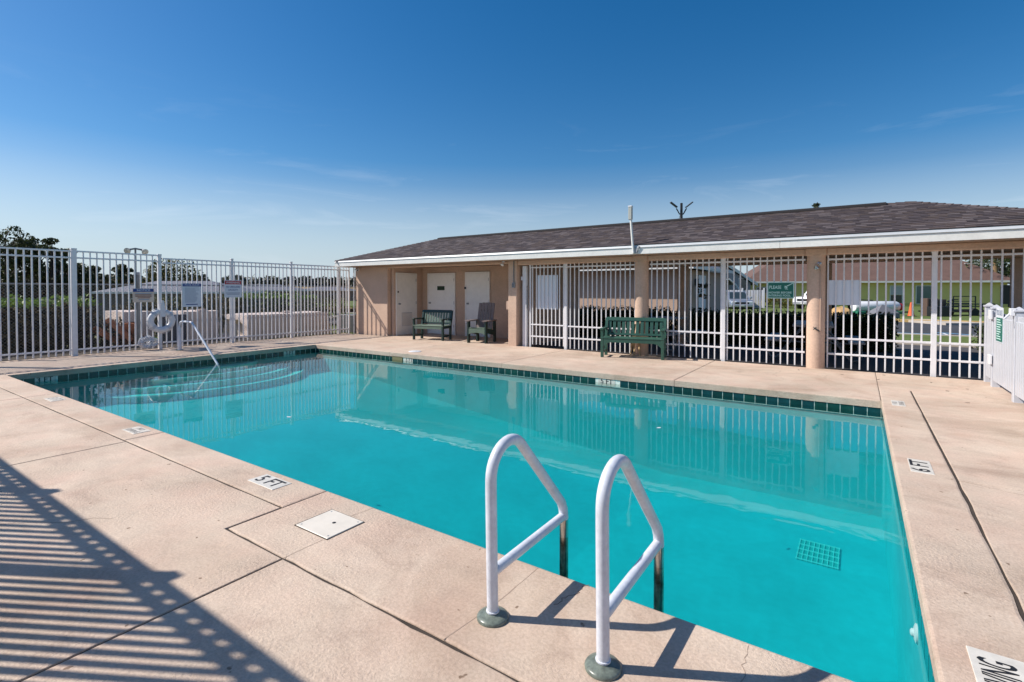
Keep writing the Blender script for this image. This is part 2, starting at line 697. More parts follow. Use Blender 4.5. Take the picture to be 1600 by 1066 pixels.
M['sign_green'] = mat('sign_green', (0.004, 0.13, 0.095), 0.4)
M['sign_blue'] = mat('sign_blue', (0.012, 0.045, 0.22), 0.4)
M['sign_white'] = mat('sign_white', (0.66, 0.70, 0.76), 0.4, fine=0.05, fscale=20)
M['sign_red'] = mat('sign_red', (0.42, 0.02, 0.025), 0.4)
M['sign_cream'] = mat('sign_cream', (0.68, 0.55, 0.45), 0.5, var=0.15, vscale=9)
M['print_grey'] = mat('grey_print', (0.28, 0.33, 0.42), 0.6)
M['print_brown'] = mat('brown_print', (0.22, 0.07, 0.05), 0.6)
M['mint'] = mat('mint_print', (0.55, 0.80, 0.74), 0.5)
M['asphalt'] = mat('asphalt', (0.055, 0.056, 0.062), 0.85, var=0.25, vscale=0.7, fine=0.25, fscale=40, bump=0.3, bscale=60)
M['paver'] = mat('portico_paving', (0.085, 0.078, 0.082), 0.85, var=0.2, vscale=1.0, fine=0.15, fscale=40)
M['kerb'] = mat('kerb_concrete', (0.48, 0.42, 0.36), 0.85, var=0.15, vscale=2)
M['kerb_y'] = mat('yellow_kerb_paint', (0.62, 0.42, 0.16), 0.7, var=0.2, vscale=3)
M['line_w'] = mat('white_road_paint', (0.65, 0.65, 0.66), 0.7, var=0.15, vscale=6)
M['line_b'] = mat('blue_road_paint', (0.16, 0.34, 0.52), 0.7, var=0.15, vscale=6)
M['grass'] = mat('grass_ground', (0.105, 0.125, 0.030), 0.9, var=0.35, vscale=1.2, fine=0.35, fscale=25, bump=0.6, bscale=50, col2=(0.16, 0.13, 0.055))
M['grass_g'] = mat('lawn', (0.120, 0.165, 0.028), 0.9, var=0.25, vscale=1.2, fine=0.35, fscale=25, bump=0.6, bscale=50)
M['blade'] = foliage('grass_blades', (0.06, 0.10, 0.015), (0.17, 0.24, 0.04))
M['dryblade'] = foliage('dry_grass_blades', (0.13, 0.09, 0.035), (0.26, 0.18, 0.08))
M['leaf_h'] = foliage('hedge_leaves', (0.016, 0.026, 0.008), (0.060, 0.085, 0.018))
M['leaf_hd'] = foliage('sparse_hedge_leaves', (0.016, 0.013, 0.006), (0.150, 0.110, 0.045))
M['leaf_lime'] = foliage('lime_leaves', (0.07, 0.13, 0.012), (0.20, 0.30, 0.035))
M['leaf_p'] = foliage('pine_leaves', (0.020, 0.030, 0.010), (0.075, 0.090, 0.025))
M['leaf_o'] = foliage('olive_leaves', (0.045, 0.050, 0.012), (0.13, 0.125, 0.030))
M['leaf_far'] = foliage('far_leaves', (0.045, 0.055, 0.045), (0.075, 0.085, 0.065))
M['leaf_y'] = foliage('yellowing_leaves', (0.12, 0.11, 0.02), (0.30, 0.25, 0.05))
M['bark'] = mat('bark', (0.055, 0.042, 0.035), 0.9, var=0.3, vscale=6)
M['twig'] = mat('twigs', (0.13, 0.085, 0.05), 0.9, var=0.3, vscale=9)
M['palm_bark'] = mat('palm_bark', (0.30, 0.19, 0.10), 0.9, var=0.35, vscale=5)
M['block'] = mat('pale_cast_concrete', (0.64, 0.525, 0.475), 0.9, var=0.12, vscale=2.5, fine=0.1, fscale=18, bump=0.6, bscale=14)
M['terracotta'] = mat('terracotta', (0.40, 0.15, 0.065), 0.8, var=0.25, vscale=6)
M['slate'] = mat('dark_blue_board', (0.045, 0.052, 0.075), 0.7, var=0.2, vscale=3)
M['lilac_roof'] = mat('grey_lilac_roof', (0.135, 0.135, 0.170), 0.7, var=0.10, vscale=0.8, fine=0.1, fscale=6)
M['mobile_wall'] = mat('weathered_siding', (0.13, 0.11, 0.09), 0.8, var=0.06, vscale=0.6)
M['yellow_wall'] = mat('yellow_green_siding', (0.80, 0.63, 0.22), 0.8, var=0.08, vscale=0.7)
M['brown_roof'] = mat('reddish_brown_roof', (0.150, 0.088, 0.072), 0.9, var=0.18, vscale=1.2, fine=0.18, fscale=9, stretch=(1, 1, 3))
M['grey_wall'] = mat('grey_siding', (0.36, 0.345, 0.36), 0.8, var=0.06, vscale=1)
M['glass'] = mat('window_glass', (0.03, 0.045, 0.05), 0.08, spec=0.8)
M['glass_g'] = mat('greenish_window', (0.06, 0.13, 0.13), 0.1, spec=0.8)
M['blind'] = mat('window_blind', (0.50, 0.48, 0.50), 0.7)
M['car_silver'] = mat('silver_car_paint', (0.42, 0.46, 0.54), 0.25, metal=0.5, coat=0.6)
M['car_white'] = mat('white_car_paint', (0.78, 0.78, 0.80), 0.3, coat=0.6)
M['rubber'] = mat('tyre_rubber', (0.018, 0.018, 0.02), 0.8)
M['lamp_lens'] = mat('headlight_lens', (0.75, 0.78, 0.82), 0.1, spec=0.8)
M['cone'] = mat('orange_cone', (0.75, 0.13, 0.03), 0.5)
M['red'] = mat('red_paint', (0.36, 0.02, 0.03), 0.4)
M['tarp_green'] = mat('green_tarp', (0.02, 0.19, 0.11), 0.6, var=0.15, vscale=5)
M['tarp_grey'] = mat('grey_tarp', (0.17, 0.17, 0.19), 0.7, var=0.1, vscale=5)
M['tan_stone'] = mat('tan_boulder', (0.55, 0.34, 0.15), 0.9, var=0.25, vscale=4)
M['bin'] = mat('brown_cabinet', (0.10, 0.06, 0.045), 0.6)
M['field'] = mat('dry_field', (0.30, 0.195, 0.09), 0.95, var=0.35, vscale=0.06, col2=(0.16, 0.13, 0.06), detail=8)
M['cream_lamp'] = mat('cream_lamp_glass', (0.55, 0.50, 0.40), 0.3)
SH = [mat('shingle_plum', (0.066, 0.049, 0.052), 0.9, fine=0.3, fscale=90),
      mat('shingle_brown', (0.080, 0.057, 0.052), 0.9, fine=0.3, fscale=90),
      mat('shingle_grey', (0.118, 0.094, 0.094), 0.9, fine=0.3, fscale=90),
      mat('shingle_dark', (0.050, 0.037, 0.040), 0.9, fine=0.3, fscale=90)]


# ================================================================== THE GROUND
def ground_z(x):
    """level by the pool, falls to the west, long rise far out"""
    if x > -17.5:
        return -0.14
    if x > -32:
        u = (x + 17.5) / -14.5
        u = u * u * (3 - 2 * u)
        return -0.14 - 1.0 * u
    if x > -90:
        return -1.14
    if x > -520:
        u = (x + 90) / -430
        return -1.14 + 9.6 * u
    return 8.46


gx = [-3000, -1500, -900, -520, -400, -300, -200, -140, -90, -60, -40, -32, -29, -26, -23.5, -21, -19, -17.5, -15.5, -14.4, -13.2, 1.2, 4, 8, 30, 200, 1000, 3000]
gy = [-3000, -1000, -200, -40, -8, 1.2, 9.2, 11.2, 30, 60, 120, 300, 1000, 3000]
mb = MB()
for i in range(len(gx) - 1):
    for j in range(len(gy) - 1):
        if -13.2 <= gx[i] and gx[i + 1] <= 1.2 and 1.2 <= gy[j] and gy[j + 1] <= 9.2:
            continue
        x0, x1, y0, y1 = gx[i], gx[i + 1], gy[j], gy[j + 1]
        k = 1 if x1 <= -60 else 0
        mb.add([(x0, y0, ground_z(x0)), (x1, y0, ground_z(x1)), (x1, y1, ground_z(x1)), (x0, y1, ground_z(x0))], [(0, 1, 2, 3)], k)
gme = mb.mesh('ground', [M['grass'], M['field']], fixn=False)
tag(put('ground', gme), kind='structure')

# ================================================================== POOL DECK
PX0, PX1, PY0, PY1 = -12.03, 0.262, 2.255, 8.235  # pool opening (coping edges)
deck = empty('pool_deck', (-6, 1, 0), kind='structure')


def slab(poly, name='slab', bev=0.006, th=0.10):
    bm = bmesh.new()
    vs = [bm.verts.new((x, y, 0)) for (x, y) in poly]
    f = bm.faces.new(vs)
    bmesh.ops.recalc_face_normals(bm, faces=[f])
    if f.normal.z < 0:
        f.normal_flip()
    r = bmesh.ops.extrude_face_region(bm, geom=[f])
    for v in [q for q in r['geom'] if isinstance(q, bmesh.types.BMVert)]:
        v.co.z = 0.0
    for v in vs:
        v.co.z = -th
    bmesh.ops.recalc_face_normals(bm, faces=bm.faces)
    top = [e_ for e_ in bm.edges if all(abs(v.co.z) < 1e-6 for v in e_.verts)]
    bmesh.ops.bevel(bm, geom=top, offset=bev, segments=2, profile=0.6, affect='EDGES')
    me = bpy.data.meshes.new(name)
    bm.to_mesh(me)
    bm.free()
    me.materials.append(M['deck'])
    return put(name, me, deck)


def rect(x0, x1, y0, y1, gap=0.006, **k):
    return slab([(x0 + gap, y0 + gap), (x1 - gap, y0 + gap), (x1 - gap, y1 - gap), (x0 + gap, y1 - gap)], **k)


def wob(p, q, n, amp):
    """points from p to q with a slightly wandering line (worn joint)"""
    r = []
    for i in range(n + 1):
        u = i / n
        a = 0 if i in (0, n) else random.uniform(-amp, amp)
        x = p[0] + (q[0] - p[0]) * u
        y = p[1] + (q[1] - p[1]) * u
        if abs(q[0] - p[0]) > abs(q[1] - p[1]):
            y += a
        else:
            x += a
        r.append((x, y))
    return r


# near deck, then the coping strip along the near side of the pool
g_ = 0.0075
for (x0, x1) in ((-16.0, -12.75), (-12.75, -9.33), (-9.33, -5.80)):
    slab([(x0 + g_, -2.4), (x1 - g_, -2.4)] + wob((x1 - g_, 1.905 - g_), (x0 + g_, 1.905 - g_), 14, 0.004))
slab([(-5.80 + g_, -2.4), (-2.56 - g_, -2.4)] + wob((-2.56 - g_, 1.545 - g_), (-3.17 - g_, 1.545 - g_), 4, 0.003)
     + [(-3.17 - g_, 1.905 - g_)] + wob((-3.2 - g_, 1.905 - g_), (-5.80 + g_, 1.905 - g_), 12, 0.005)[1:])
slab([(-2.56 + g_, -2.4), (0.615, -2.4)] + wob((0.615, 1.545 - g_), (-2.56 + g_, 1.545 - g_), 26, 0.006))
rect(0.615, 5.0, -2.4, 1.545)
for (x0, x1) in ((-12.75, -9.33), (-9.33, -5.87), (-5.87, -3.17)):
    slab([(x0 + g_ * .5, 1.905 + g_), (x1 - g_ * .5, 1.905 + g_), (x1 - g_ * .5, PY0), (x0 + g_ * .5, PY0)], 'coping', 0.016)
slab(wob((-3.17 + g_ * .5, 1.545 + g_), (PX1, 1.545 + g_), 30, 0.005) + [(PX1, PY0), (-3.17 + g_ * .5, PY0)], 'coping', 0.016)
# right strip and the deck beyond it
slab([(PX1, 1.545 + g_)] + wob((0.615 - g_, 1.545 + g_), (0.640 - g_, 5.09), 20, 0.006) + wob((0.640 - g_, 5.09), (0.640 - g_, 9.30), 16, 0.004)[1:]
     + [(PX1, 9.30)], 'coping', 0.016)
slab(wob((0.640 + g_, 5.09), (0.615 + g_, 1.545 + g_), 20, 0.005) + [(5, 1.545 + g_), (5, 5.09)])
slab([(0.640 + g_, 5.10), (5, 5.10), (5, 9.30), (0.640 + g_, 9.30)])
# far deck up to the building, left deck
for (x0, x1) in ((-14.45, -9.15), (-9.15, -5.9), (-5.9, -2.45), (-2.45, 0.262)):
    slab([(x0 + .003, PY1), (x1 - .003, PY1), (x1 - .003, 11.02), (x0 + .003, 11.02)] if x0 > -14 else
         [(PX0, PY1), (x1 - .003, PY1), (x1 - .003, 11.02), (-14.45, 11.02), (-14.45, PY1)], bev=0.014)
slab([(0.262 + .002, 9.303), (5, 9.303), (5, 11.02), (0.262 + .002, 11.02)])
slab([(-14.45, 1.912), (-12.753, 1.912), (-12.753, PY0), (PX0, PY0), (PX0, 5.2), (-14.45, 5.2)], bev=0.014)
slab([(-14.45, 5.206), (PX0, 5.206), (PX0, PY1 - 0.004), (-14.45, PY1 - 0.004)], bev=0.014)
# hairline cracks and tooled lines in the concrete
M['crack'] = mat('crack_dirt', (0.16, 0.11, 0.085), 0.95)
M['tool_line'] = mat('tooled_line', (0.33, 0.245, 0.19), 0.95)


def crack(pts, wd, m_='crack', jit=.012):
    q = []
    for (x0, y0), (x1, y1) in zip(pts[:-1], pts[1:]):
        for k in range(5):
            u = k / 5
            q.append((x0 + (x1 - x0) * u + random.uniform(-jit, jit), y0 + (y1 - y0) * u + random.uniform(-jit, jit)))
    q.append(pts[-1])
    mb_ = MB()
    for i in range(len(q) - 1):
        mb_.bar((q[i][0], q[i][1], .0002), (q[i + 1][0], q[i + 1][1], .0002), wd * random.uniform(.5, 1.2), .0012)
    part('crack', mb_, M[m_], deck, kind='stuff')


crack([(-1.09, 2.25), (-1.10, 2.16), (-1.13, 2.09), (-1.15, 2.02)], .0035)
crack([(-1.37, 2.245), (-1.372, 1.9), (-1.41, 1.555)], .004, 'tool_line', .002)
crack([(-.35, 2.24), (-.36, 2.1), (-.33, 1.98)], .003, 'tool_line')
crack([(-2.56, 1.55), (-2.56, 1.79)], .004, 'tool_line', .002)
crack([(-2.68, 2.08), (-2.66, 2.25)], .004, 'tool_line', .006)
crack([(2.2, 9.4), (1.5, 9.75), (.7, 10.0)], .008, 'tool_line', .03)
crack([(-1.0, 9.3), (-1.2, 9.8), (-1.15, 10.3)], .006, 'tool_line', .03)
crack([(1.1, 6.9), (1.6, 7.1), (2.6, 7.0)], .006, 'tool_line', .02)
crack([(.66, 5.09), (.9, 5.0), (1.4, 5.02)], .006, 'tool_line', .012)
crack([(-5.3, .2), (-5.0, .55), (-4.4, .75), (-3.9, 1.2)], .004, 'tool_line', .03)
# bedding under the joints (skips the pool)
mb = MB()
for (x0, x1, y0, y1) in ((-16, 5, -2.4, 2.2), (-16, -12.1, 2.2, 8.3), (0.32, 5, 2.2, 8.3), (-14.45, 5, 8.3, 11.04)):
    mb.box(x0, x1, y0, y1, -0.13, -0.0075)
part('bedding', mb, M['grout_dark'], deck)
# recessed floor under the alcove
mb = MB()
mb.box(-12.42, -7.6, 11.024, 12.6, -0.1, -0.001)
part('alcove_floor', mb, M['deck'], deck)

# ================================================================== POOL
pool = empty('swimming_pool', (-6, 5, -1.5), kind='structure')
bx0, bx1, by0, by1 = PX0 - 0.03, PX1 + 0.02, PY0 - 0.03, PY1 + 0.03


def floor_z(x):
    if x < -10:
        return -0.68
    if x > -2.6:
        return -1.55
    u = (x + 10) / 7.4
    return -0.68 - 0.87 * u


mb = MB()
xs = [bx0, -10, -8, -6, -4, -2.6, bx1]
vv, ff = [], []
for x in xs:
    vv += [(x, by0, floor_z(x)), (x, by1, floor_z(x))]
for i in range(len(xs) - 1):
    ff.append((2 * i, 2 * i + 2, 2 * i + 3, 2 * i + 1))
mb.add(vv, ff)
part('pool_floor', mb, M['plaster'], pool)
# walls, each a slab with the tile band's rebate at the top
mb = MB()
mb.box(bx0 - .15, bx1 + .15, by0 - .15, by0, -2.2, -0.102)
mb.box(bx0 - .15, bx1 + .15, by1, by1 + .15, -2.2, -0.102)
mb.box(bx0 - .15, bx0, by0, by1, -2.2, -0.102)
mb.box(bx1, bx1 + .15, by0, by1, -2.2, -0.102)
part('pool_wall', mb, M['plaster'], pool)
# grout bed of the tile band
mb = MB()
mb.box(bx0, bx1, by1 - .0175, by1, -0.235, -0.0835)
mb.box(bx0, bx0 + .0175, by0, by1 - .0175, -0.235, -0.0835)
mb.box(bx1 - .012, bx1, by0, by1 - .012, -0.235, -0.0835)
mb.box(bx0 + .012, bx1 - .012, by0, by0 + .012, -0.235, -0.0835)
part('tile_grout', mb, M['grout'], pool)
TW = 0.152


def tile_mesh(m_):
    return MB().cbox(-TW / 2 + .0042, TW / 2 - .0042, -.004, .004, -.070, .070, .002).mesh('tile', m_)


tms = [tile_mesh(M[k]) for k in ('tile_a', 'tile_b', 'tile_c')]
n = int((bx1 - bx0) / TW)
marker_far = [(-3.63, 3), (-8.51, 3)]
for i in range(n):
    x = bx1 - .02 - TW * (i + .5)
    if any(abs(x - mxx) < 0.175 for mxx, _ in marker_far):
        continue
    put('tile', random.choice(tms), pool, (x, by1 - .0165, -0.152 + random.uniform(-.002, .002)), (0, 0, random.uniform(-.01, .01)))
n = int((by1 - by0 - .03) / TW)
for i in range(n):
    y = by1 - .03 - TW * (i + .5)
    if abs(y - 2.74) < 0.16 or abs(y - 7.48) < 0.16:
        continue
    put('tile', random.choice(tms), pool, (bx0 + .0165, y, -0.152), (0, 0, PI / 2 + random.uniform(-.01, .01)))
for i in range(n):
    put('tile', random.choice(tms), pool, (bx1 - .0165, by1 - .03 - TW * (i + .5), -0.152), (0, 0, PI / 2))
# curved entry steps at the left end
for i, (hw, dp, zt) in enumerate(((1.05, .40, -.26), (1.42, .72, -.36), (1.78, 1.04, -.46), (2.12, 1.36, -.56))):
    pl = [(bx0, 5.55 - hw)]
    for k in range(0, 25):
        a = -PI / 2 + PI * k / 24
        pl.append((bx0 + .02 + dp * math.cos(a), 5.55 + hw * math.sin(a)))
    pl.append((bx0, 5.55 + hw))
    o = part('step', MB().prism(pl, -.9, zt), M['step'], pool)
    nose = MB().tube([(x, y, zt + .0) for (x, y) in pl[1:-1]], .022, 6)
    part('step_nosing', nose, M['step_edge'], o, smooth=True)
# the water itself
mb = MB()
mb.box(bx0 - .01, bx1 + .01, by0 - .01, by1 + .01, -2.3, WZ)
wo = put('pool_water', mb.mesh('pool_water', M['water']))
wo['kind'] = 'structure'
# skimmer mouth
mb = MB()
mb.box(-9.06, -8.72, by1 - .03, by1 - .020, -0.225, -0.09)
part('skimmer_mouth', mb, mat('skimmer_plastic', (0.20, 0.17, 0.08), 0.6), pool)


def marker(name, cx, cy, z, rz, ww, hh, txt, size, label, vert=None, tilem='white_tile', inkm='ink', group=None, sx=1.0):
    """depth marker: tile plate with lettering, lying flat (vert None) or on a wall (vert = yaw of its face)"""
    e_ = empty(name, (cx, cy, z), 0, label, 'depth marker', group)
    me = MB().cbox(-ww / 2, ww / 2, -hh / 2, hh / 2, -.008, 0, .002).mesh('plate', M[tilem])
    rot = (0, 0, rz) if vert is None else (PI / 2, 0, vert)
    p = put('plate', me, e_, rot=rot, world=False)
    tm = text_mesh(txt, size, M[inkm], 0.0004, sx=sx)
    q = put('lettering', tm, p, (0, 0, 0.0008), world=False)
    return e_


marker('depth_marker', -3.67, 2.108, 0.004, 0.0, .34, .155, '5 FT', .15, 'white deck tile reading 5 FT left of the skimmer lid')
marker('depth_marker', -6.17, 2.115, 0.004, 0.0, .30, .155, 'NO\nDIVING', .075, 'worn square warning tile on the near coping with faded print', tilem='worn_tile', inkm='ink_faded')
marker('depth_marker', -8.84, 2.11, 0.004, 0.0, .32, .155, '3 FT', .15, 'very worn marker tile on near coping farthest from the ladder', tilem='worn_tile', inkm='ink_faded')
marker('depth_marker', 0.435, 5.33, 0.004, PI / 2, .38, .15, '6 FT', .17, 'white deck tile reading 6 FT on the right coping')
marker('depth_marker', 0.435, 8.16, 0.004, PI / 2, .36, .14, 'NO\nDIVING', .075, 'small tile with faded grey print at the far right corner of the pool', tilem='white_tile', inkm='ink_faded')
marker('depth_marker', 0.462, 2.512, 0.004, PI / 2, .44, .175, 'NO DIVING', .16, 'large white tile reading NO DIVING on right coping nearest the camera', sx=.40)
marker('depth_marker', -3.632, by1 - .020, -0.147, 0, .325, .155, '5 FT', .125, 'white wall tile reading 5 FT in green band of the far pool wall', vert=0)
marker('depth_marker', -8.51, by1 - .020, -0.147, 0, .325, .155, '3 FT', .125, 'white wall tile beside the skimmer mouth on the far pool wall', vert=0)
marker('depth_marker', bx0 + .020, 2.74, -0.147, 0, .32, .155, '3 FT', .125, 'white wall tile reading 3 FT at the left end wall near corner', vert=PI / 2)
marker('depth_marker', bx0 + .020, 7.48, -0.147, 0, .32, .155, '3 FT', .125, 'white wall tile on the left end wall beyond the entry steps', vert=PI / 2)

# skimmer lids
e_ = empty('skimmer_lid', (-2.70, 1.935, 0), 0, 'square cream skimmer lid set in the deck beside the ladder', 'skimmer lid')
mb = MB()
mb.box(-2.865, -2.535, 1.80, 2.075, -0.02, 0.0025)
part('rim', mb, M['grout_dark'], e_)
lid = part('lid', MB().cbox(-2.855, -2.54, 1.806, 2.070, -0.01, 0.006, .003), mat('cream_lid', (0.70, 0.64, 0.55), 0.45, var=0.12, vscale=6), e_)
part('finger_hole', MB().lathe([(.012, 0.0), (.012, .0068)], 12, (-2.68, 1.955, 0)), M['ink'], lid)
mb = MB()
for (x, y) in ((-2.83, 1.83), (-2.565, 1.83), (-2.565, 2.045), (-2.83, 2.045)):
    mb.lathe([(.006, 0), (.006, .0068)], 8, (x, y, 0))
part('screw', mb, M['grey'], lid)
e_ = empty('skimmer_lid', (-8.7, 8.62, 0), 0, 'round white skimmer lid on the far deck above its mouth', 'skimmer lid')
part('lid', MB().lathe([(.15, 0), (.15, .008), (.135, .014), (.0, .015)], 24, (-8.7, 8.62, 0)), M['white_plastic'], e_, smooth=True)
part('finger_hole', MB().lathe([(.012, .01), (.012, .0165)], 8, (-8.66, 8.62, 0)), M['ink'], e_)

# floor drain grate
dx0, dx1, dy0, dy1, dz = -0.545, -0.155, 6.42, 6.93, floor_z(0) + .01
e_ = empty('drain_grate', ((dx0 + dx1) / 2, (dy0 + dy1) / 2, dz), 0, 'square white drain grate on the floor of the deep end', 'drain grate')
mb = MB()
mb.box(dx0, dx1, dy0, dy1, dz - .008, dz)
part('sump', mb, mat('sump_green', (0.04, 0.33, 0.31), 0.7), e_)
for i in range(9):
    x = dx0 + (dx1 - dx0) * i / 8
    part('bar', MB().box(x - .0035, x + .0035, dy0 - .01, dy1 + .01, dz, dz + .012), M['step_edge'], e_)
for i in range(5):
    y = dy0 + (dy1 - dy0) * i / 4
    part('cross_bar', MB().box(dx0 - .01, dx1 + .01, y - .0035, y + .0035, dz + .001, dz + .013), M['step_edge'], e_)
# wall return fitting
e_ = empty('return_fitting', (bx1, 3.5, -.42), 0, 'white eyeball return fitting on the right pool wall under water', 'pool fitting')
Mx = Matrix.Rotation(-PI / 2, 4, 'Y')
part('cover', MB().lathe([(.05, 0), (.05, .008), (.03, .016)], 18, (bx1, 3.5, -.42), M=Mx), M['white_plastic'], e_, smooth=True)
part('eyeball', MB().lathe([(.022, .014), (.02, .026), (.01, .032)], 14, (bx1, 3.5, -.42), M=Mx), M['white_plastic'], e_, smooth=True)
# floating leaves
lf = MB().prism([(0, 0), (.022, .012), (.05, .014), (.075, .004), (.06, -.012), (.03, -.016)], 0, .003)
for (x, y, a, cname, lab) in ((-6.05, 3.71, .3, 'white_plastic', 'pale scrap floating on the water nearest the 5 FT deck tile'),
                              (-1.95, 5.86, 1.1, 'white_plastic', 'pale scrap floating under the reflection of the shower column')):
    o = put('floating_leaf', lf.mesh('floating_leaf', M[cname]), None, (x, y, WZ + .002), (0.05, 0.03, a))
    tag(o, lab, 'leaf')

# ================================================================== LADDER
lad = empty('pool_ladder', (-1.07, 1.78, 0), 0, 'white tubular pool ladder handrails with steel legs at the near edge', 'pool ladder')


def arc_pts(c, r, a0, a1, n, x):
    return [(x, c[0] + r * math.cos(a0 + (a1 - a0) * i / n), c[1] + r * math.sin(a0 + (a1 - a0) * i / n)) for i in range(n + 1)]


for x in (-1.325, -0.797):
    yb, yf = 1.785, 2.44
    pts = [(x, yb, 0.012), (x, yb - .006, .25), (x, yb - .012, .56)]
    # rounded top: rises, bends over and runs straight down to the water side
    c = (yb + .128, .62)
    pts += arc_pts(c, .14, PI, R(38), 14, x)
    top_end = pts[-1]
    k0 = (x, yf - .03, .30)
    pts += [k0]
    pts += [(x, yf - .008, .255), (x, yf, .20)]
    rail = part('handrail', MB().tube(pts, .0255, 16), M['white_gloss'], lad, smooth=True)
    part('crossbar', MB().tube([(x, yb - .004, .205), (x, yf, .215)], .0235, 14), M['white_gloss'], lad, smooth=True)
    part('leg', MB().tube([(x, yf, .235), (x, yf + .001, .10)], .0245, 14), M['steel'], lad, smooth=True)
    part('leg', MB().tube([(x, yf + .001, .10), (x, yf + .002, -1.25)], .0243, 14), M['rust_steel'], lad, smooth=True, label='stained lower leg')
    fl = part('flange', MB().lathe([(.071, 0), (.071, .009), (.066, .015), (.050, .020), (.034, .024), (.029, .028)], 28, (x, yb, 0)), M['flange'], lad, smooth=True)
    part('collar', MB().lathe([(.0295, .03), (.0295, .036), (.026, .038)], 20, (x, yb, 0)), M['white_gloss'], fl, smooth=True)
for z in (-.42, -.72, -1.02):
    part('tread', MB().cbox(-1.325, -.797, 2.40, 2.50, z - .015, z + .015, .004), M['white_plastic'], lad)

# ================================================================== HANDRAIL AT THE STEPS
hr = empty('stair_handrail', (-13.55, 5.55, 0), 0, 'white single handrail sloping down into the shallow end by the life ring', 'handrail')
pts = [(-13.55, 5.55, 0.01), (-13.55, 5.55, .58), (-13.53, 5.55, .65), (-13.47, 5.55, .695), (-13.38, 5.55, .71), (-13.0, 5.55, .71), (-12.90, 5.55, .69), (-12.82, 5.55, .64), (-11.62, 5.55, -.24), (-11.56, 5.55, -.32), (-11.55, 5.55, -.5)]
part('rail', MB().tube(pts, .024, 12), M['white_gloss'], hr, smooth=True)
part('post_sleeve', MB().tube([(-13.55, 5.55, .01), (-13.55, 5.55, .56)], .043, 12), M['white_gloss'], hr, smooth=True)
part('flange', MB().lathe([(.08, 0), (.08, .01), (.055, .02)], 20, (-13.55, 5.55, 0)), M['flange'], hr, smooth=True)

# ================================================================== POOL HOUSE
YW = 11.10                      # front wall / column line
YB = 14.55                      # back wall line
ZS = 2.235                      # soffit
EY0, EY1, EX0, EX1 = 10.46, 15.28, -14.22, 3.28   # eaves
RZ, EZ = 3.215, 2.425
RY = (EY0 + EY1) / 2
RX0, RX1 = -11.82, 0.90
house = empty('pool_house', (-5.5, 12.8, 0), 0, 'long low tan stucco pool house with brown shingle hip roof and open gated portico', 'pool house')


def bwall(x0, x1, y0, y1, z0, z1, name='wall', m='stucco', c=0.012):
    return part(name, MB().cbox(x0, x1, y0, y1, z0, z1, c), M[m], house)


bwall(-14.0, -12.42, YW, YW + .15, -.1, ZS)            # front wall, left of the alcove
bwall(-14.0, -13.85, YW + .152, YB - .002, -.1, ZS)     # west wall
bwall(-12.42, -12.30, YW + .152, 12.55, -.1, ZS)        # alcove side with louvred door
bwall(-12.42, -7.36, 12.552, 12.70, -.1, ZS)            # alcove back
bwall(-13.84, -7.36, YB - .15, YB, -.1, ZS)             # back wall
bwall(-7.50, -7.36, YW + .152, 12.55, -.1, ZS)          # alcove right side
bwall(-7.498, -7.362, 12.702, YB - .152, -.1, ZS)       # east flank to the portico
bwall(-7.62, -7.352, 10.95, YW + .15, -.1, ZS, 'pillar')
bwall(-12.418, -7.622, YW + .002, YW + .13, 2.165, ZS, 'beam')
for (x0, x1) in ((-7.350, -4.21), (-3.87, -.83), (-.49, 3.10)):
    bwall(x0, x1, 10.985, YW + .16, 2.115, ZS, 'beam')
for x in (-4.04, -.66, 2.72):
    if x < 2:
        part('beam_saddle', MB().cbox(x - .17, x + .17, 10.955, YW + .19, 2.105, ZS, .01), M['stucco'], house)
    for yy in ((YW,) if x < 2 else ()):
        part('column', MB().lathe([(.152, -.1), (.152, 2.11)], 36, (x, yy, 0)), M['stucco'], house, smooth=True)
    part('column', MB().cbox(x - .13, x + .13, 14.25, 14.5, -.1, 2.11, .01), M['stucco'], house)
part('column', MB().lathe([(.152, -.1), (.152, 2.235)], 36, (2.95, YW, 0)), M['stucco'], house, smooth=True)
bwall(-7.35, 3.10, 14.24, 14.52, 2.115, ZS, 'beam')
# soffit / ceiling
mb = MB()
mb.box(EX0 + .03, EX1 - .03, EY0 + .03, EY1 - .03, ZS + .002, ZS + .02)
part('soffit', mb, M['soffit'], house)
mb = MB()
for i in range(58):
    x = -4.2 + i * .125
    mb.box(x, x + .05, EY0 + .028, EY0 + .05, ZS - .006, ZS + .004)
part('soffit_vent', mb, M['dark_grey'], house)
# fascia boards and drip edge
f1 = part('fascia', MB().cbox(EX0, -1.2, EY0, EY0 + .028, ZS - .002, 2.365, .003), M['fascia'], house)
part('fascia', MB().cbox(-1.196, EX1, EY0, EY0 + .028, ZS - .002, 2.365, .003), M['fascia'], house)
part('fascia', MB().cbox(EX0, EX0 + .028, EY0 + .03, EY1, ZS - .002, 2.365, .003), M['fascia'], house)
part('fascia', MB().cbox(EX1 - .028, EX1, EY0 + .03, EY1, ZS - .002, 2.365, .003), M['fascia'], house)
part('fascia', MB().cbox(EX0 + .03, EX1 - .03, EY1 - .028, EY1, ZS - .002, 2.365, .003), M['fascia'], house)
mb = MB()
mb.prism([(EY0 - .012, 2.366), (EY0 - .018, 2.372), (EY0 + .012, 2.428), (EY0 + .06, 2.435), (EY0 + .06, 2.366)], EX0 - .01, EX1 + .01, 'x')
part('drip_edge', mb, M['drip'], house)
mb = MB()
mb.prism([(EX0 - .012, 2.366), (EX0 - .018, 2.372), (EX0 + .012, 2.428), (EX0 + .06, 2.435), (EX0 + .06, 2.366)], EY0 + .07, EY1 + .01, 'y')
mb.prism([(EX1 + .012, 2.366), (EX1 + .018, 2.372), (EX1 - .012, 2.428), (EX1 - .06, 2.435), (EX1 - .06, 2.366)], EY0 + .07, EY1 + .01, 'y')
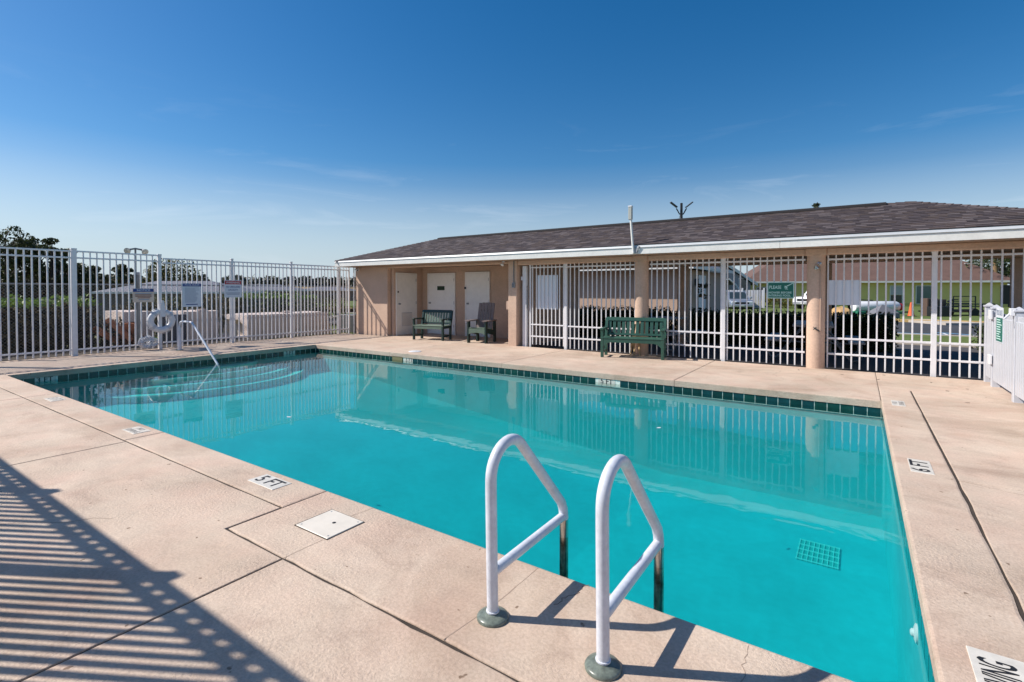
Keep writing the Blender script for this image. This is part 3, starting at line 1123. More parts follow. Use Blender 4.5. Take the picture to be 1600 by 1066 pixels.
part('drip_edge', mb, M['drip'], house)

# ---- hip roof: deck planes, then shingles laid course by course
A, B_, Cc, D = (EX0, EY0, EZ), (EX1, EY0, EZ), (EX1, EY1, EZ), (EX0, EY1, EZ)
R0, R1 = (RX0, RY, RZ), (RX1, RY, RZ)
mb = MB()
mb.add([A, B_, Cc, D, R0, R1], [(0, 1, 5, 4), (1, 2, 5), (2, 3, 4, 5), (3, 0, 4), (0, 3, 2, 1)])
roof = part('roof', mb, SH[3], house)
tabs = []          # (origin, udir, vdir, ndir, width, height, material)


def course(P0, P1, Q0, Q1, expo=0.128):
    """P0->P1 eave edge, Q0->Q1 upper edge of one roof plane"""
    P0, P1, Q0, Q1 = map(Vector, (P0, P1, Q0, Q1))
    ud = (P1 - P0).normalized()
    mid = (Q0 + Q1) / 2
    vd = mid - P0
    vd -= ud * vd.dot(ud)
    H_ = vd.length
    vd.normalize()
    nd = ud.cross(vd)
    a0, a1 = (Q0 - P0).dot(ud), (Q1 - P0).dot(ud)
    wd_ = (P1 - P0).length
    nrow = int(H_ / expo)
    for r_ in range(nrow):
        v = r_ * expo
        f0, f1 = v / H_, min(1, (v + expo) / H_)
        lo = a0 * f1
        hi = wd_ + (a1 - wd_) * f1
        u = lo + random.uniform(0, .1)
        while u < hi - .05:
            ww = random.choice((.10, .13, .16, .19, .22, .26))
            ww = min(ww, hi - u)
            mi = random.choices((0, 1, 2, 3), (4, 4, 3, 3))[0]
            tabs.append((P0 + ud * u + vd * v, ud, vd, nd, ww, expo + .03, mi, random.uniform(.006, .013)))
            u += ww + .002


course(A, B_, R0, R1)
course(B_, Cc, R1, R1)
course(D, A, R0, R0)
course(Cc, D, R1, R0)


def tab_vs(t, org=None):
    p, u, v, n_, ww, hh, mi, th = t
    o = Vector((0, 0, 0)) if org is None else p
    q = [p + n_ * .004, p + u * ww + n_ * .004, p + u * ww + v * hh + n_ * .001, p + v * hh + n_ * .001]
    q += [p + n_ * (.004 + th), p + u * ww + n_ * (.004 + th), p + u * ww + v * hh + n_ * .003, p + v * hh + n_ * .003]
    return [x - o for x in q]


TF = [(4, 5, 6, 7), (0, 4, 7, 3), (1, 2, 6, 5), (0, 1, 5, 4)]
tabs.sort(key=lambda t: (t[0] - Vector((0, 0, EYE))).length / t[4])
for t in tabs[:290]:
    me = MB().add(tab_vs(t, 1), TF).mesh('shingle', SH[t[6]], fixn=False)
    o = bpy.data.objects.new('shingle', me)
    C.objects.link(o)
    o.parent = roof
    o.location = t[0] - wloc(roof)
mb = MB()
for t in tabs[290:]:
    mb.add(tab_vs(t), TF, t[6])
part('shingle', mb, SH, roof, kind='stuff', fixn=False)
# ridge vent and hip caps
mb = MB()
mb.prism([(RY - .15, RZ - .030), (RY - .14, RZ + .012), (RY, RZ + .045), (RY + .14, RZ + .012), (RY + .15, RZ - .030)], RX0 + .05, RX1 - .45, 'x')
part('ridge_vent', mb, mat('ridge_vent_black', (0.02, 0.018, 0.02), 0.9), roof)
mb = MB()


def caps(P, Q):
    P, Q = Vector(P), Vector(Q)
    n_ = int((Q - P).length / .15)
    d = (Q - P).normalized()
    sd = d.cross(Vector((0, 0, 1))).normalized()
    for i in range(n_):
        a = P + d * (i * .15)
        b = a + d * .19
        up = Vector((0, 0, 1))
        k = random.choice((0, 1, 2, 0))
        vs = [a - sd * .13 - up * .035, a + up * .022, a + sd * .13 - up * .035, b - sd * .13 - up * .045, b + up * .008, b + sd * .13 - up * .045]
        mb.add(vs, [(0, 1, 4, 3), (1, 2, 5, 4)], k)


caps(A, R0)
caps(B_, R1)
caps(Cc, R1)
caps(D, R0)
caps((RX1 - .45, RY, RZ + .005), (RX1 + .05, RY, RZ + .005))
part('hip_cap', mb, SH, roof, kind='stuff')


# ---- doors in the alcove
def knob(p, parent, ax):
    """small round knob with rose; ax = outward direction"""
    d = Vector(ax)
    q = d.to_track_quat('Z', 'Y').to_matrix().to_4x4()
    part('knob', MB().lathe([(.032, 0), (.032, .006), (.012, .01), (.012, .035), (.026, .045), (.028, .06), (.015, .07)], 14, p, M=q), M['grey'], parent, smooth=True)


# louvred door on the west side of the alcove
d1 = part('door', MB().cbox(-12.295, -12.262, 11.38, 12.20, .012, 1.985, .003), M['door'], house)
fr = MB()
fr.box(-12.299, -12.255, 11.335, 11.376, 0, 2.03)
fr.box(-12.299, -12.255, 12.204, 12.245, 0, 2.03)
fr.box(-12.299, -12.255, 11.376, 12.204, 1.989, 2.03)
part('door_frame', fr, M['door'], d1)
lv = MB()
lv.box(-12.262, -12.255, 11.56, 12.02, .30, .73)
part('vent_backing', lv, M['blind'], d1)
for i in range(13):
    z = .325 + i * .031
    part('vent_slat', MB().bar((-12.250, 11.57, z), (-12.250, 12.01, z), .004, .026, 0, (.5, 0, .8)), M['door'], d1)
knob((-12.262, 11.45, 1.02), d1, (1, 0, 0))
part('latch', MB().cbox(-12.262, -12.235, 11.375, 11.42, 1.38, 1.44, .003), M['black'], d1)
mb = MB()
for z in (.25, 1.0, 1.75):
    mb.tube([(-12.254, 12.203, z), (-12.254, 12.203, z + .1)], .008, 8)
part('hinge', mb, M['grey'], d1)


def back_door(x0, x1, top, label, m='door_white', ajar=0):
    d = part('door', MB().cbox(x0 + .045, x1 - .045, 12.505, 12.54, .012, top - .045, .003), M[m], house, label=label)
    f = MB()
    f.box(x0, x0 + .042, 12.50, 12.55, 0, top)
    f.box(x1 - .042, x1, 12.50, 12.55, 0, top)
    f.box(x0 + .042, x1 - .042, 12.50, 12.55, top - .042, top)
    part('door_frame', f, M[m], d)
    knob((x0 + .13, 12.505, 1.04), d, (0, -1, 0))
    h = MB()
    for z in (.25, 1.0, 1.75):
        h.tube([(x1 - .043, 12.499, z), (x1 - .043, 12.499, z + .1)], .008, 8)
    part('hinge', h, M['grey'], d)
    return d


d2 = back_door(-12.02, -10.80, 2.03, 'cream door with small dark sign behind the bench')
ps = part('door_sign', MB().cbox(-11.57, -11.25, 12.496, 12.504, 1.465, 1.60, .002), mat('door_sign_dark', (0.01, 0.035, 0.012), 0.4), d2)
d3 = back_door(-10.38, -9.40, 2.04, 'cream door behind the tall brown and green chair')
part('latch', MB().cbox(-10.39, -10.33, 12.475, 12.50, 1.50, 1.57, .003), M['black'], d3)

# flood light on the beam, conduit with switch box on the pillar, panel box
fl = empty('flood_light', (-7.80, 11.0, 2.23), 0, 'small white motion flood light under eave by the pillar', 'flood light')
part('base', MB().lathe([(.045, 0), (.045, .03)], 16, (-7.80, 11.0, 2.204)), M['white_plastic'], fl, smooth=True)
part('head', MB().lathe([(.02, 0), (.035, .03), (.045, .08), (.04, .085)], 16, (-7.80, 10.98, 2.19), M=Matrix.Rotation(R(140), 4, 'X')), M['white_plastic'], fl, smooth=True)
cb = empty('switch_box', (-7.43, 10.945, 1.6), 0, 'grey switch box on a conduit running up the pillar beside the gate', 'switch box')
part('conduit', MB().tube([(-7.43, 10.935, 1.66), (-7.43, 10.935, 2.23)], .012, 8), M['galv'], cb, smooth=True)
part('box', MB().cbox(-7.47, -7.39, 10.905, 10.949, 1.52, 1.66, .006), M['grey'], cb)
part('cover', MB().cbox(-7.465, -7.395, 10.898, 10.904, 1.54, 1.64, .002), M['galv'], cb)
cb = empty('alarm_box', (-7.66, 11.0, 1.05), 0, 'flat tan metal box on the alcove side of the pillar', 'box')
part('case', MB().cbox(-7.70, -7.622, 10.98, 11.10, .95, 1.17, .006), M['stucco_b'], cb)
part('lid', MB().cbox(-7.704, -7.702, 10.99, 11.09, .96, 1.16, .001), M['stucco_b'], cb)
sc = empty('security_camera', (-13.82, 11.05, 2.15), 0, 'white bullet security camera under the left corner of the eave', 'security camera')
part('mount', MB().lathe([(.05, 0), (.05, .02), (.02, .03), (.015, .07)], 14, (-13.82, 11.1, 2.16), M=Matrix.Rotation(PI / 2, 4, 'X')), M['white_plastic'], sc, smooth=True)
part('body', MB().tube([(-13.86, 11.02, 2.15), (-13.66, 10.92, 2.12)], .038, 14), M['white_plastic'], sc, smooth=True)
part('lens', MB().tube([(-13.662, 10.921, 2.1203), (-13.655, 10.917, 2.119)], .026, 12), M['black'], sc, smooth=True)
cn = empty('corner_pipe', (-14.03, 11.08, 1.1), 0, 'thin white downpipe at the left corner of the tan wall', 'pipe')
part('pipe', MB().tube([(-14.03, 11.07, 0), (-14.03, 11.07, 2.23)], .018, 8), M['white_paint'], cn, smooth=True)
part('strap', MB().box(-14.06, -14.0, 11.045, 11.10, 1.2, 1.23), M['grey'], cn)

# shower on the right column
sh = empty('outdoor_shower', (-.60, 10.95, 1.2), 0, 'outdoor shower pipe with chrome head on the right tan column', 'shower')
part('pipe', MB().tube([(-.578, 10.962, .69), (-.578, 10.955, 1.85), (-.585, 10.95, 1.93), (-.60, 10.94, 1.95), (-.63, 10.90, 1.94), (-.66, 10.86, 1.91)], .011, 8), M['stucco_b'], sh, smooth=True)
part('shower_head', MB().lathe([(.012, 0), (.02, .02), (.045, .05), (.048, .06), (.0, .06)], 16, (-.655, 10.865, 1.915), M=Matrix.Rotation(R(215), 4, 'X') @ Matrix.Rotation(R(15), 4, 'Y')), M['steel'], sh, smooth=True)
part('arm_flange', MB().lathe([(.035, 0), (.035, .012), (.015, .02)], 14, (-.60, 10.957, 1.95), M=Matrix.Rotation(PI / 2, 4, 'X')), M['steel'], sh, smooth=True)
v = part('valve', MB().tube([(-.66, 10.955, .75), (-.66, 10.90, .75)], .016, 10).tube([(-.66, 10.93, .75), (-.59, 10.945, .70)], .012, 8), M['dark_grey'], sh, smooth=True)
part('handle', MB().bar((-.685, 10.90, .775), (-.635, 10.90, .725), .012, .014).bar((-.685, 10.90, .725), (-.635, 10.90, .775), .012, .014), M['dark_grey'], v)
part('pipe_clip', MB().box(-.60, -.556, 10.955, 10.975, 1.30, 1.32), M['grey'], sh)

# notice board on the dim flank wall
nb = empty('notice_board', (-7.34, 12.6, 1.4), 0, 'glass fronted notice board on dim wall behind the gate', 'notice board')
part('frame', MB().box(-7.362, -7.33, 12.1, 13.1, 1.02, 1.75), M['dark_grey'], nb)
part('sheet', MB().box(-7.33, -7.326, 12.16, 12.55, 1.12, 1.68), M['board'], nb)
part('sheet', MB().box(-7.33, -7.326, 12.62, 13.02, 1.2, 1.66), M['blind'], nb)

# pole bracketed to the fascia
ap = empty('roof_pole', (-4.02, 10.44, 2.3), 0, 'slim white pole with square cap bracketed to the roof edge', 'pole')
part('pole', MB().tube([(-3.985, 10.425, 2.25), (-4.045, 10.425, 2.98)], .026, 10), M['fascia'], ap, smooth=True)
part('cap', MB().cbox(-4.09, -4.015, 10.385, 10.46, 2.975, 3.24, .006), mat('cap_grey', (0.42, 0.42, 0.38), 0.5), ap)
part('cap_top', MB().cbox(-4.095, -4.010, 10.38, 10.465, 3.241, 3.27, .004), M['white_plastic'], ap)
br = MB()
br.box(-4.02, -3.90, 10.435, 10.458, 2.25, 2.35)
br.bar((-3.93, 10.44, 2.27), (-3.86, 10.43, 2.40), .02, .02)
part('bracket', br, M['grey'], ap)


# ================================================================== FENCES
def picket_mesh(wd, z0, z1, m='white_paint', cap=False):
    return MB().cbox(-wd / 2, wd / 2, -wd / 2, wd / 2, z0, z1, .002).mesh('picket', M[m])


def post_mesh(wd, z1):
    mb = MB().cbox(-wd / 2, wd / 2, -wd / 2, wd / 2, -.05, z1, .003)
    mb.cbox(-wd / 2 - .006, wd / 2 + .006, -wd / 2 - .006, wd / 2 + .006, z1 + .0005, z1 + .028, .004)
    return mb.mesh('post', M['white_paint'])


def run(fence, p, q, pitch, pk, rails, posts=(), rail_h=.035, rail_w=.028, skip_posts=.05, off=None):
    """pickets, rails and posts from p to q; posts = [(distance, mesh)]"""
    p, q = Vector((*p, 0)), Vector((*q, 0))
    d = q - p
    Ln = d.length
    d.normalize()
    a = math.atan2(d.y, d.x)
    n = int(Ln / pitch)
    t0 = (Ln - n * pitch) / 2 if off is None else off
    for i in range(n + 1):
        t = t0 + i * pitch
        if t > Ln or any(abs(t - pp) < skip_posts for pp, _ in posts):
            continue
        put('picket', pk, fence, p + d * t, (0, 0, a))
    cuts = sorted([0] + [pp for pp, _ in posts if 0.05 < pp < Ln - .05] + [Ln])
    for z in rails:
        for i in range(len(cuts) - 1):
            l_ = cuts[i + 1] - cuts[i] - .05
            mb = MB().cbox(-l_ / 2, l_ / 2, -rail_w / 2 - .004, rail_w / 2 + .004, -rail_h / 2, rail_h / 2, .003)
            c = p + d * ((cuts[i] + cuts[i + 1]) / 2)
            put('rail', mb.mesh('rail', M['white_paint']), fence, (c.x, c.y, z), (0, 0, a))
    for pp, me in posts:
        put('post', me, fence, p + d * pp, (0, 0, a))


FX = -14.38
big, std = post_mesh(.095, 2.36), post_mesh(.062, 2.31)
pk1 = picket_mesh(.027, .02, 2.33)
pk2 = picket_mesh(.026, .02, 2.255)
f1 = empty('metal_fence', (FX, 3.7, 0), 0, 'taller white metal picket fence on the left before the hedge', 'fence')
run(f1, (FX, -.15), (FX, 5.47), .1225, pk1, (2.325, 2.18, .135), [(2.0, big), (3.93, big), (5.6, post_mesh(.075, 2.33))], off=.06)
f2 = empty('metal_fence', (FX, 8.3, 0), 0, 'lower white metal picket fence from life ring to the pool house corner', 'fence')
run(f2, (FX, 5.50), (FX, 11.16), .1205, pk2, (2.25, 2.145, .15), [(1.72, std), (3.50, std), (5.22, std), (5.63, post_mesh(.05, 2.26))], off=.1)
# the fence beside the camera: its shadow lies across the near deck
f3 = empty('metal_fence', (-5, -.18, 0), 0, 'white metal picket fence running along the near edge of deck', 'fence')
pk3 = picket_mesh(.030, .02, 2.37)
fpost = post_mesh(.075, 2.44)
run(f3, (FX + .05, -.18), (4.6, -.18), .123, pk3, (2.36, 2.20, .75), [(14.33 - 12.84, fpost), (14.33 - 10.92, fpost), (14.33 - 9.0, fpost), (14.33 - 7.08, fpost), (14.33 - 5.16, fpost), (14.33 - 3.24, fpost), (14.33 - 1.32, fpost), (14.33 + .6, fpost), (14.33 + 2.5, fpost)], rail_h=.045, rail_w=.04, off=.03)

# fences between the columns
pkf = picket_mesh(.024, .015, 2.155)
fp = post_mesh(.075, 2.09)
gate = empty('metal_gate', (-6.6, YW + .02, 0), 0, 'white metal gate with blank board between tan pillar and first column', 'gate')
GY = YW + .02
run(gate, (-7.03, GY), (-6.02, GY), .1135, picket_mesh(.024, .06, 2.11), (2.045, .575, .27), [(0.0, post_mesh(.04, 2.09))], rail_h=.032, off=.07)
part('hinge_post', MB().cbox(-7.245, -7.125, GY - .05, GY + .05, -.05, 2.09, .004), M['white_paint'], gate)
part('latch', MB().tube([(-7.09, GY - .03, .98), (-7.09, GY - .03, 1.04)], .02, 10), M['grey'], gate)
part('bracket', MB().box(-7.30, -7.246, GY - .04, GY, 1.72, 1.82), M['white_plastic'], gate)
ch = MB()
for i in range(16):
    z = 1.55 - i * .038
    ch.tube([(-7.095 + .008 * math.cos(a + i), GY - .058 + .006 * math.sin(a * 2), z + .018 * math.sin(a)) for a in [k * PI / 4 for k in range(8)]], .004, 5, closed=True)
part('chain', ch, M['dark_grey'], gate)
fa = empty('metal_fence', (-5.1, GY, 0), 0, 'white metal fence behind the green bench left of the first column', 'fence')
run(fa, (-5.985, GY), (-4.19, GY), .1185, pkf, (2.04, .565, .275), [(0.0, fp)], off=.12)
fb = empty('metal_fence', (-2.3, GY, 0), 0, 'white metal fence carrying the green shower sign between the columns', 'fence')
run(fb, (-3.885, GY), (-.812, GY), .1225, pkf, (2.04, .565, .275), [(1.585, fp)], off=.065)
fc = empty('metal_fence', (.8, GY, 0), 0, 'white metal fence right of the shower column with a tall middle post', 'fence')
run(fc, (-.505, GY), (2.80, GY), .1245, pkf, (2.03, .565, .275), [(1.565, fp)], off=.035)

# white vinyl fence and gate at the right
vx = 1.72
vf = empty('vinyl_fence', (vx, 8.2, 0), 0, 'low white vinyl picket fence at the far right carrying a rules sign', 'fence')


def vpost(y, z1=1.27, wd=.10):
    e2 = MB().cbox(vx - wd / 2, vx + wd / 2, y - wd / 2, y + wd / 2, -.02, z1, .006)
    p_ = part('post', e2, M['vinyl'], vf)
    cp = MB().cbox(vx - wd / 2 - .014, vx + wd / 2 + .014, y - wd / 2 - .014, y + wd / 2 + .014, z1 + .001, z1 + .03, .006)
    cp.lathe([(wd * .62, z1 + .03), (wd * .3, z1 + .055), (.004, z1 + .07)], 4, (vx, y, 0), M=Matrix.Rotation(PI / 4, 4, 'Z'))
    part('cap', cp, M['vinyl'], p_)


for y in (10.93, 10.42, 9.12, 7.2, 5.3):
    vpost(y, 1.19 if y > 10.7 else 1.17)
vpk = MB().cbox(-.011, .011, -.036, .036, .1, 1.05, .004).mesh('picket', M['vinyl'])
for (ya, yb) in ((10.48, 10.87), (9.18, 10.36), (7.26, 9.06), (5.36, 7.14)):
    for z, h_ in ((1.07, .09), (.62, .05), (.14, .09)):
        part('rail', MB().cbox(vx - .022, vx + .022, ya, yb, z - h_ / 2, z + h_ / 2, .004), M['vinyl'], vf)
    n = max(2, int((yb - ya) / .094))
    for i in range(n):
        put('picket', vpk, vf, (vx - .030, ya + (i + .5) * (yb - ya) / n, 0))
hg = MB()
for z in (.34, 1.02):
    hg.cbox(vx - .085, vx - .055, 10.33, 10.47, z, z + .14, .004)
part('hinge', hg, M['white_plastic'], vf)
part('latch', MB().cbox(vx - .09, vx - .03, 9.07, 9.17, 1.12, 1.22, .006).tube([(vx - .09, 9.10, 1.15), (vx - .16, 9.02, 1.08)], .012, 8), M['white_plastic'], vf)

# posts of the chain link fence further out, and its mesh
cl = empty('chain_link_fence', (-15.25, 7.5, -.14), 0, 'grey chain link fence with dark posts just outside the white fence', 'fence')
for y, r in ((2.4, .03), (7.33, .038), (9.87, .03), (12.4, .03)):
    p_ = part('post', MB().tube([(-15.25, y, -.3), (-15.25, y, 1.66)], r, 10), M['galv'], cl, smooth=True)
    part('post_cap', MB().lathe([(r + .006, 1.655), (r + .004, 1.68), (.01, 1.70)], 10, (-15.25, y, 0)), M['galv'], p_, smooth=True)
part('top_rail', MB().tube([(-15.25, 2.4, 1.60), (-15.25, 12.4, 1.60)], .018, 8), M['galv'], cl, smooth=True)
mb = MB()
y = 0.9
while y < 12.4:
    for s_ in (1, -1):
        ya, yb = (y, y + 1.7)
        za, zb = (-.1, 1.6) if s_ > 0 else (1.6, -.1)
        if ya < 2.4:
            za += (zb - za) * (2.4 - ya) / 1.7
            ya = 2.4
        if yb > 12.4:
            zb = za + (zb - za) * (12.4 - ya) / (yb - ya)
            yb = 12.4
        xo = -15.25 + .004 * s_
        mb.add([(xo, ya, za - .0025), (xo, yb, zb - .0025), (xo, yb, zb + .0025), (xo, ya, za + .0025)], [(0, 1, 2, 3)])
    y += .072
part('wire_mesh', mb, M['galv'], cl, kind='stuff', fixn=False)

# twin flood lamp on its pole by the life ring
lp = empty('flood_lamp_pole', (-15.25, 5.31, -.14), 0, 'grey pole with two cream flood lamps above the left fence', 'lamp pole')
part('pole', MB().tube([(-15.25, 5.31, -.3), (-15.25, 5.31, 1.85)], .055, 12), M['galv'], lp, smooth=True)
part('pole_cap', MB().lathe([(.062, 1.85), (.062, 1.9), (.02, 1.93)], 12, (-15.25, 5.31, 0)), M['grey'], lp, smooth=True)
part('mast', MB().tube([(-15.25, 5.25, 1.0), (-15.25, 5.25, 2.50)], .022, 8), M['galv'], lp, smooth=True)
part('crossarm', MB().tube([(-15.25, 5.12, 2.49), (-15.25, 5.25, 2.525), (-15.25, 5.39, 2.50)], .022, 8), M['galv'], lp, smooth=True)
for (y, ry) in ((5.09, -.55), (5.44, .45)):
    q = Vector((.90, -.33 + ry, -.42)).normalized().to_track_quat('Z', 'Y').to_matrix().to_4x4()
    hd = part('lamp_head', MB().lathe([(.028, -.11), (.035, -.05), (.072, .03), (.078, .045)], 16, (-15.24, y, 2.465), M=q), M['grey'], lp, smooth=True)
    part('lamp_glass', MB().lathe([(.072, .046), (.058, .058), (.02, .064)], 16, (-15.24, y, 2.465), M=q), M['cream_lamp'], hd, smooth=True)


# ================================================================== SIGNS
def sign(name, c, wd, ht, yaw, label, base, cat='sign', th=.006, rad=.0):
    """flat plate; children are built in its own frame: x across, y up, z out"""
    e_ = empty(name, c, 0, label, cat)
    me = MB().cbox(-wd / 2, wd / 2, -ht / 2, ht / 2, -th, 0, .002).mesh('panel', M[base])
    p = put('panel', me, e_, rot=(PI / 2, 0, yaw), world=False)
    return e_, p


def on(p, name, me, x, y, z=.0012):
    return put(name, me, p, (x, y, z), world=False)


def strip(p, name, x0, x1, y0, y1, m, z=.001):
    return put(name, MB().box(x0, x1, y0, y1, 0, .0012).mesh(name, M[m]), p, (0, 0, z - .001 + .0002), world=False)


# green shower sign
e_, p = sign('shower_sign', (-1.252, GY - .026, 1.458), .462, .318, 0, 'green sign asking to shower before entering pool on the white fence', 'mint')
put('field', MB().cbox(-.217, .217, -.145, .145, 0, .0015, .001).mesh('field', M['sign_green']), p, (0, 0, 0.0003), world=False)
on(p, 'lettering', text_mesh('PLEASE', .088, M['mint'], .0002, sx=.78), -.095, .055, .0022)
on(p, 'lettering', text_mesh('SHOWER BEFORE', .054, M['mint'], .0002, sx=.98), -.02, -.048, .0022)
on(p, 'lettering', text_mesh('ENTERING POOL', .054, M['mint'], .0002, sx=.96), -.025, -.105, .0022)
ic = MB()
ic.bar((.10, .075, 0), (.21, .135, 0), .014, .001)
ic.prism([(.075, .09), (.12, .055), (.112, .042), (.068, .076)], -.0005, .0005)
for k in range(4):
    x = .075 + k * .012
    ic.bar((x - .012, .06 - k * .006 + .012, 0), (x + .002 * k - .02 + .03, .012, 0), .005, .001)
on(p, 'shower_emblem', ic.mesh('shower_emblem', M['mint']), 0, 0, .0024)
# blank boards hung behind the bars
e_, p = sign('blank_board', (-6.53, GY + .022, 1.41), .60, .87, 0, 'blank white board fixed behind the bars of the gate', 'board', 'board')
e_, p = sign('blank_board', (-.235, GY + .022, 1.415), .50, .46, 0, 'blank white board fixed behind the bars right of shower column', 'board', 'board')

# three signs on the left fence
e_, p = sign('notice_sign', (FX + .022, 5.10, 1.335), .45, .335, PI / 2, 'cream notice sign with dark blue heading on the left fence', 'sign_cream')
strip(p, 'heading', -.215, .215, .085, .16, 'sign_blue')
on(p, 'lettering', text_mesh('NOTICE', .066, M['sign_white'], .0002, sx=1.15), 0, .122, .0022)
for (y, a, b, m_) in ((.045, -.17, .17, 'print_grey'), (.012, -.18, .16, 'print_brown'), (-.022, -.17, .17, 'print_brown'), (-.06, -.13, .14, 'print_brown'), (-.10, -.10, .12, 'print_grey')):
    strip(p, 'print_line', a, b, y - .010, y + .010, m_)
e_, p = sign('rules_sign', (FX + .022, 6.19, 1.335), .455, .61, PI / 2, 'tall pale sign headed POOL RULES on the left fence', 'sign_white')
strip(p, 'heading', -.222, .222, .225, .298, 'sign_blue')
on(p, 'lettering', text_mesh('POOL RULES', .062, M['sign_white'], .0002, sx=1.0), 0, .262, .0022)
for i in range(15):
    y = .185 - i * .0265
    random.seed(i)
    strip(p, 'print_line', -.175, .06 + random.random() * .12, y - .0055, y + .0055, 'print_grey')
strip(p, 'print_line', -.15, .13, -.255, -.232, 'sign_blue')
e_, p = sign('warning_sign', (FX + .032, 7.235, 1.50), .475, .48, PI / 2, 'sign with red WARNING heading about no lifeguard on duty', 'sign_white')
strip(p, 'heading', -.225, .225, .125, .225, 'sign_red')
on(p, 'lettering', text_mesh('WARNING', .084, M['sign_white'], .0002, sx=.95), 0, .172, .0022)
on(p, 'lettering', text_mesh('NO LIFEGUARD', .068, M['sign_blue'], .0002, sx=.82), 0, .052, .0022)
on(p, 'lettering', text_mesh('ON DUTY', .068, M['sign_blue'], .0002, sx=.85), 0, -.032, .0022)
strip(p, 'print_line', -.19, .19, -.125, -.105, 'print_grey')
strip(p, 'print_line', -.17, .17, -.16, -.142, 'print_grey')
random.seed(11)
# rules sign on the vinyl fence
e_, p = sign('rules_sign', (vx - .047, 9.93, .955), .42, .50, -PI / 2, 'green and white POOL RULES sign on the white vinyl fence', 'sign_white')
on(p, 'lettering', text_mesh('POOL RULES', .105, M['print_grey'], .0002, sx=.60), 0, .175, .0022)
put('field', MB().box(-.195, .195, -.235, .105, 0, .0012).mesh('field', M['sign_green']), p, (0, 0, .0003), world=False)
for i in range(9):
    strip(p, 'print_line', -.16, -.02 + .17 * random.random(), .068 - i * .034, .082 - i * .034, 'mint', .0025)

# ================================================================== LIFE RING
lr = empty('life_ring', (FX + .07, 5.45, .70), 0, 'white ring life buoy hanging on left fence post', 'life ring')
q = Matrix.Rotation(PI / 2, 4, 'Y')
pts = [(FX + .085, 5.45 + .235 * math.cos(2 * PI * k / 40), .70 + .225 * math.sin(2 * PI * k / 40)) for k in range(40)]
ring = part('ring', MB().tube(pts, .073, 14, closed=True), M['white_plastic'], lr, smooth=True)
for a in (40, 130, 220, 310):
    c = [(FX + .085, 5.45 + .235 * math.cos(R(a + d)), .70 + .225 * math.sin(R(a + d))) for d in (-8, 0, 8)]
    part('band', MB().tube(c, .0765, 14), M['vinyl'], ring, smooth=True)
rope = [(FX + .085, 5.45 + (.315 + .02 * math.sin(4 * t)) * math.cos(t), .70 + (.30 + .02 * math.sin(4 * t)) * math.sin(t)) for t in [2 * PI * k / 60 for k in range(60)]]
part('grab_rope', MB().tube(rope, .006, 6, closed=True), M['white_plastic'], lr, smooth=True)
rh = empty('ring_holder', (FX + .06, 5.45, 1.0), 0, 'white bracket holding the life ring on the fence post', 'holder')
part('back_plate', MB().prism([(5.39, .80), (5.51, .80), (5.495, 1.12), (5.47, 1.21), (5.43, 1.21), (5.405, 1.12)], FX + .165, FX + .178, 'x'), M['white_plastic'], rh)
part('hook', MB().tube([(FX + .03, 5.45, 1.12), (FX + .10, 5.45, 1.13), (FX + .17, 5.45, 1.12)], .014, 8), M['white_plastic'], rh, smooth=True)
rc = empty('rope_coil', (FX + .1, 5.13, .16), 0, 'crumpled coil of white rope hanging low on the left fence', 'rope')
random.seed(5)
for k in range(17):
    a0 = random.uniform(0, 6)
    ry, rz = random.uniform(.10, .19), random.uniform(.07, .13)
    cy, cz = 5.13 + random.uniform(-.05, .05), .20 + random.uniform(-.04, .03)
    pts = [(FX + .05 + .012 * k * .5 + .02 * math.sin(3 * t + a0), cy + ry * math.cos(t), cz + rz * math.sin(t + .3 * math.sin(2 * t + a0))) for t in [2 * PI * i / 26 for i in range(26)]]
    part('loop', MB().tube(pts, .011, 6, closed=True), M['white_plastic'], rc, smooth=True)

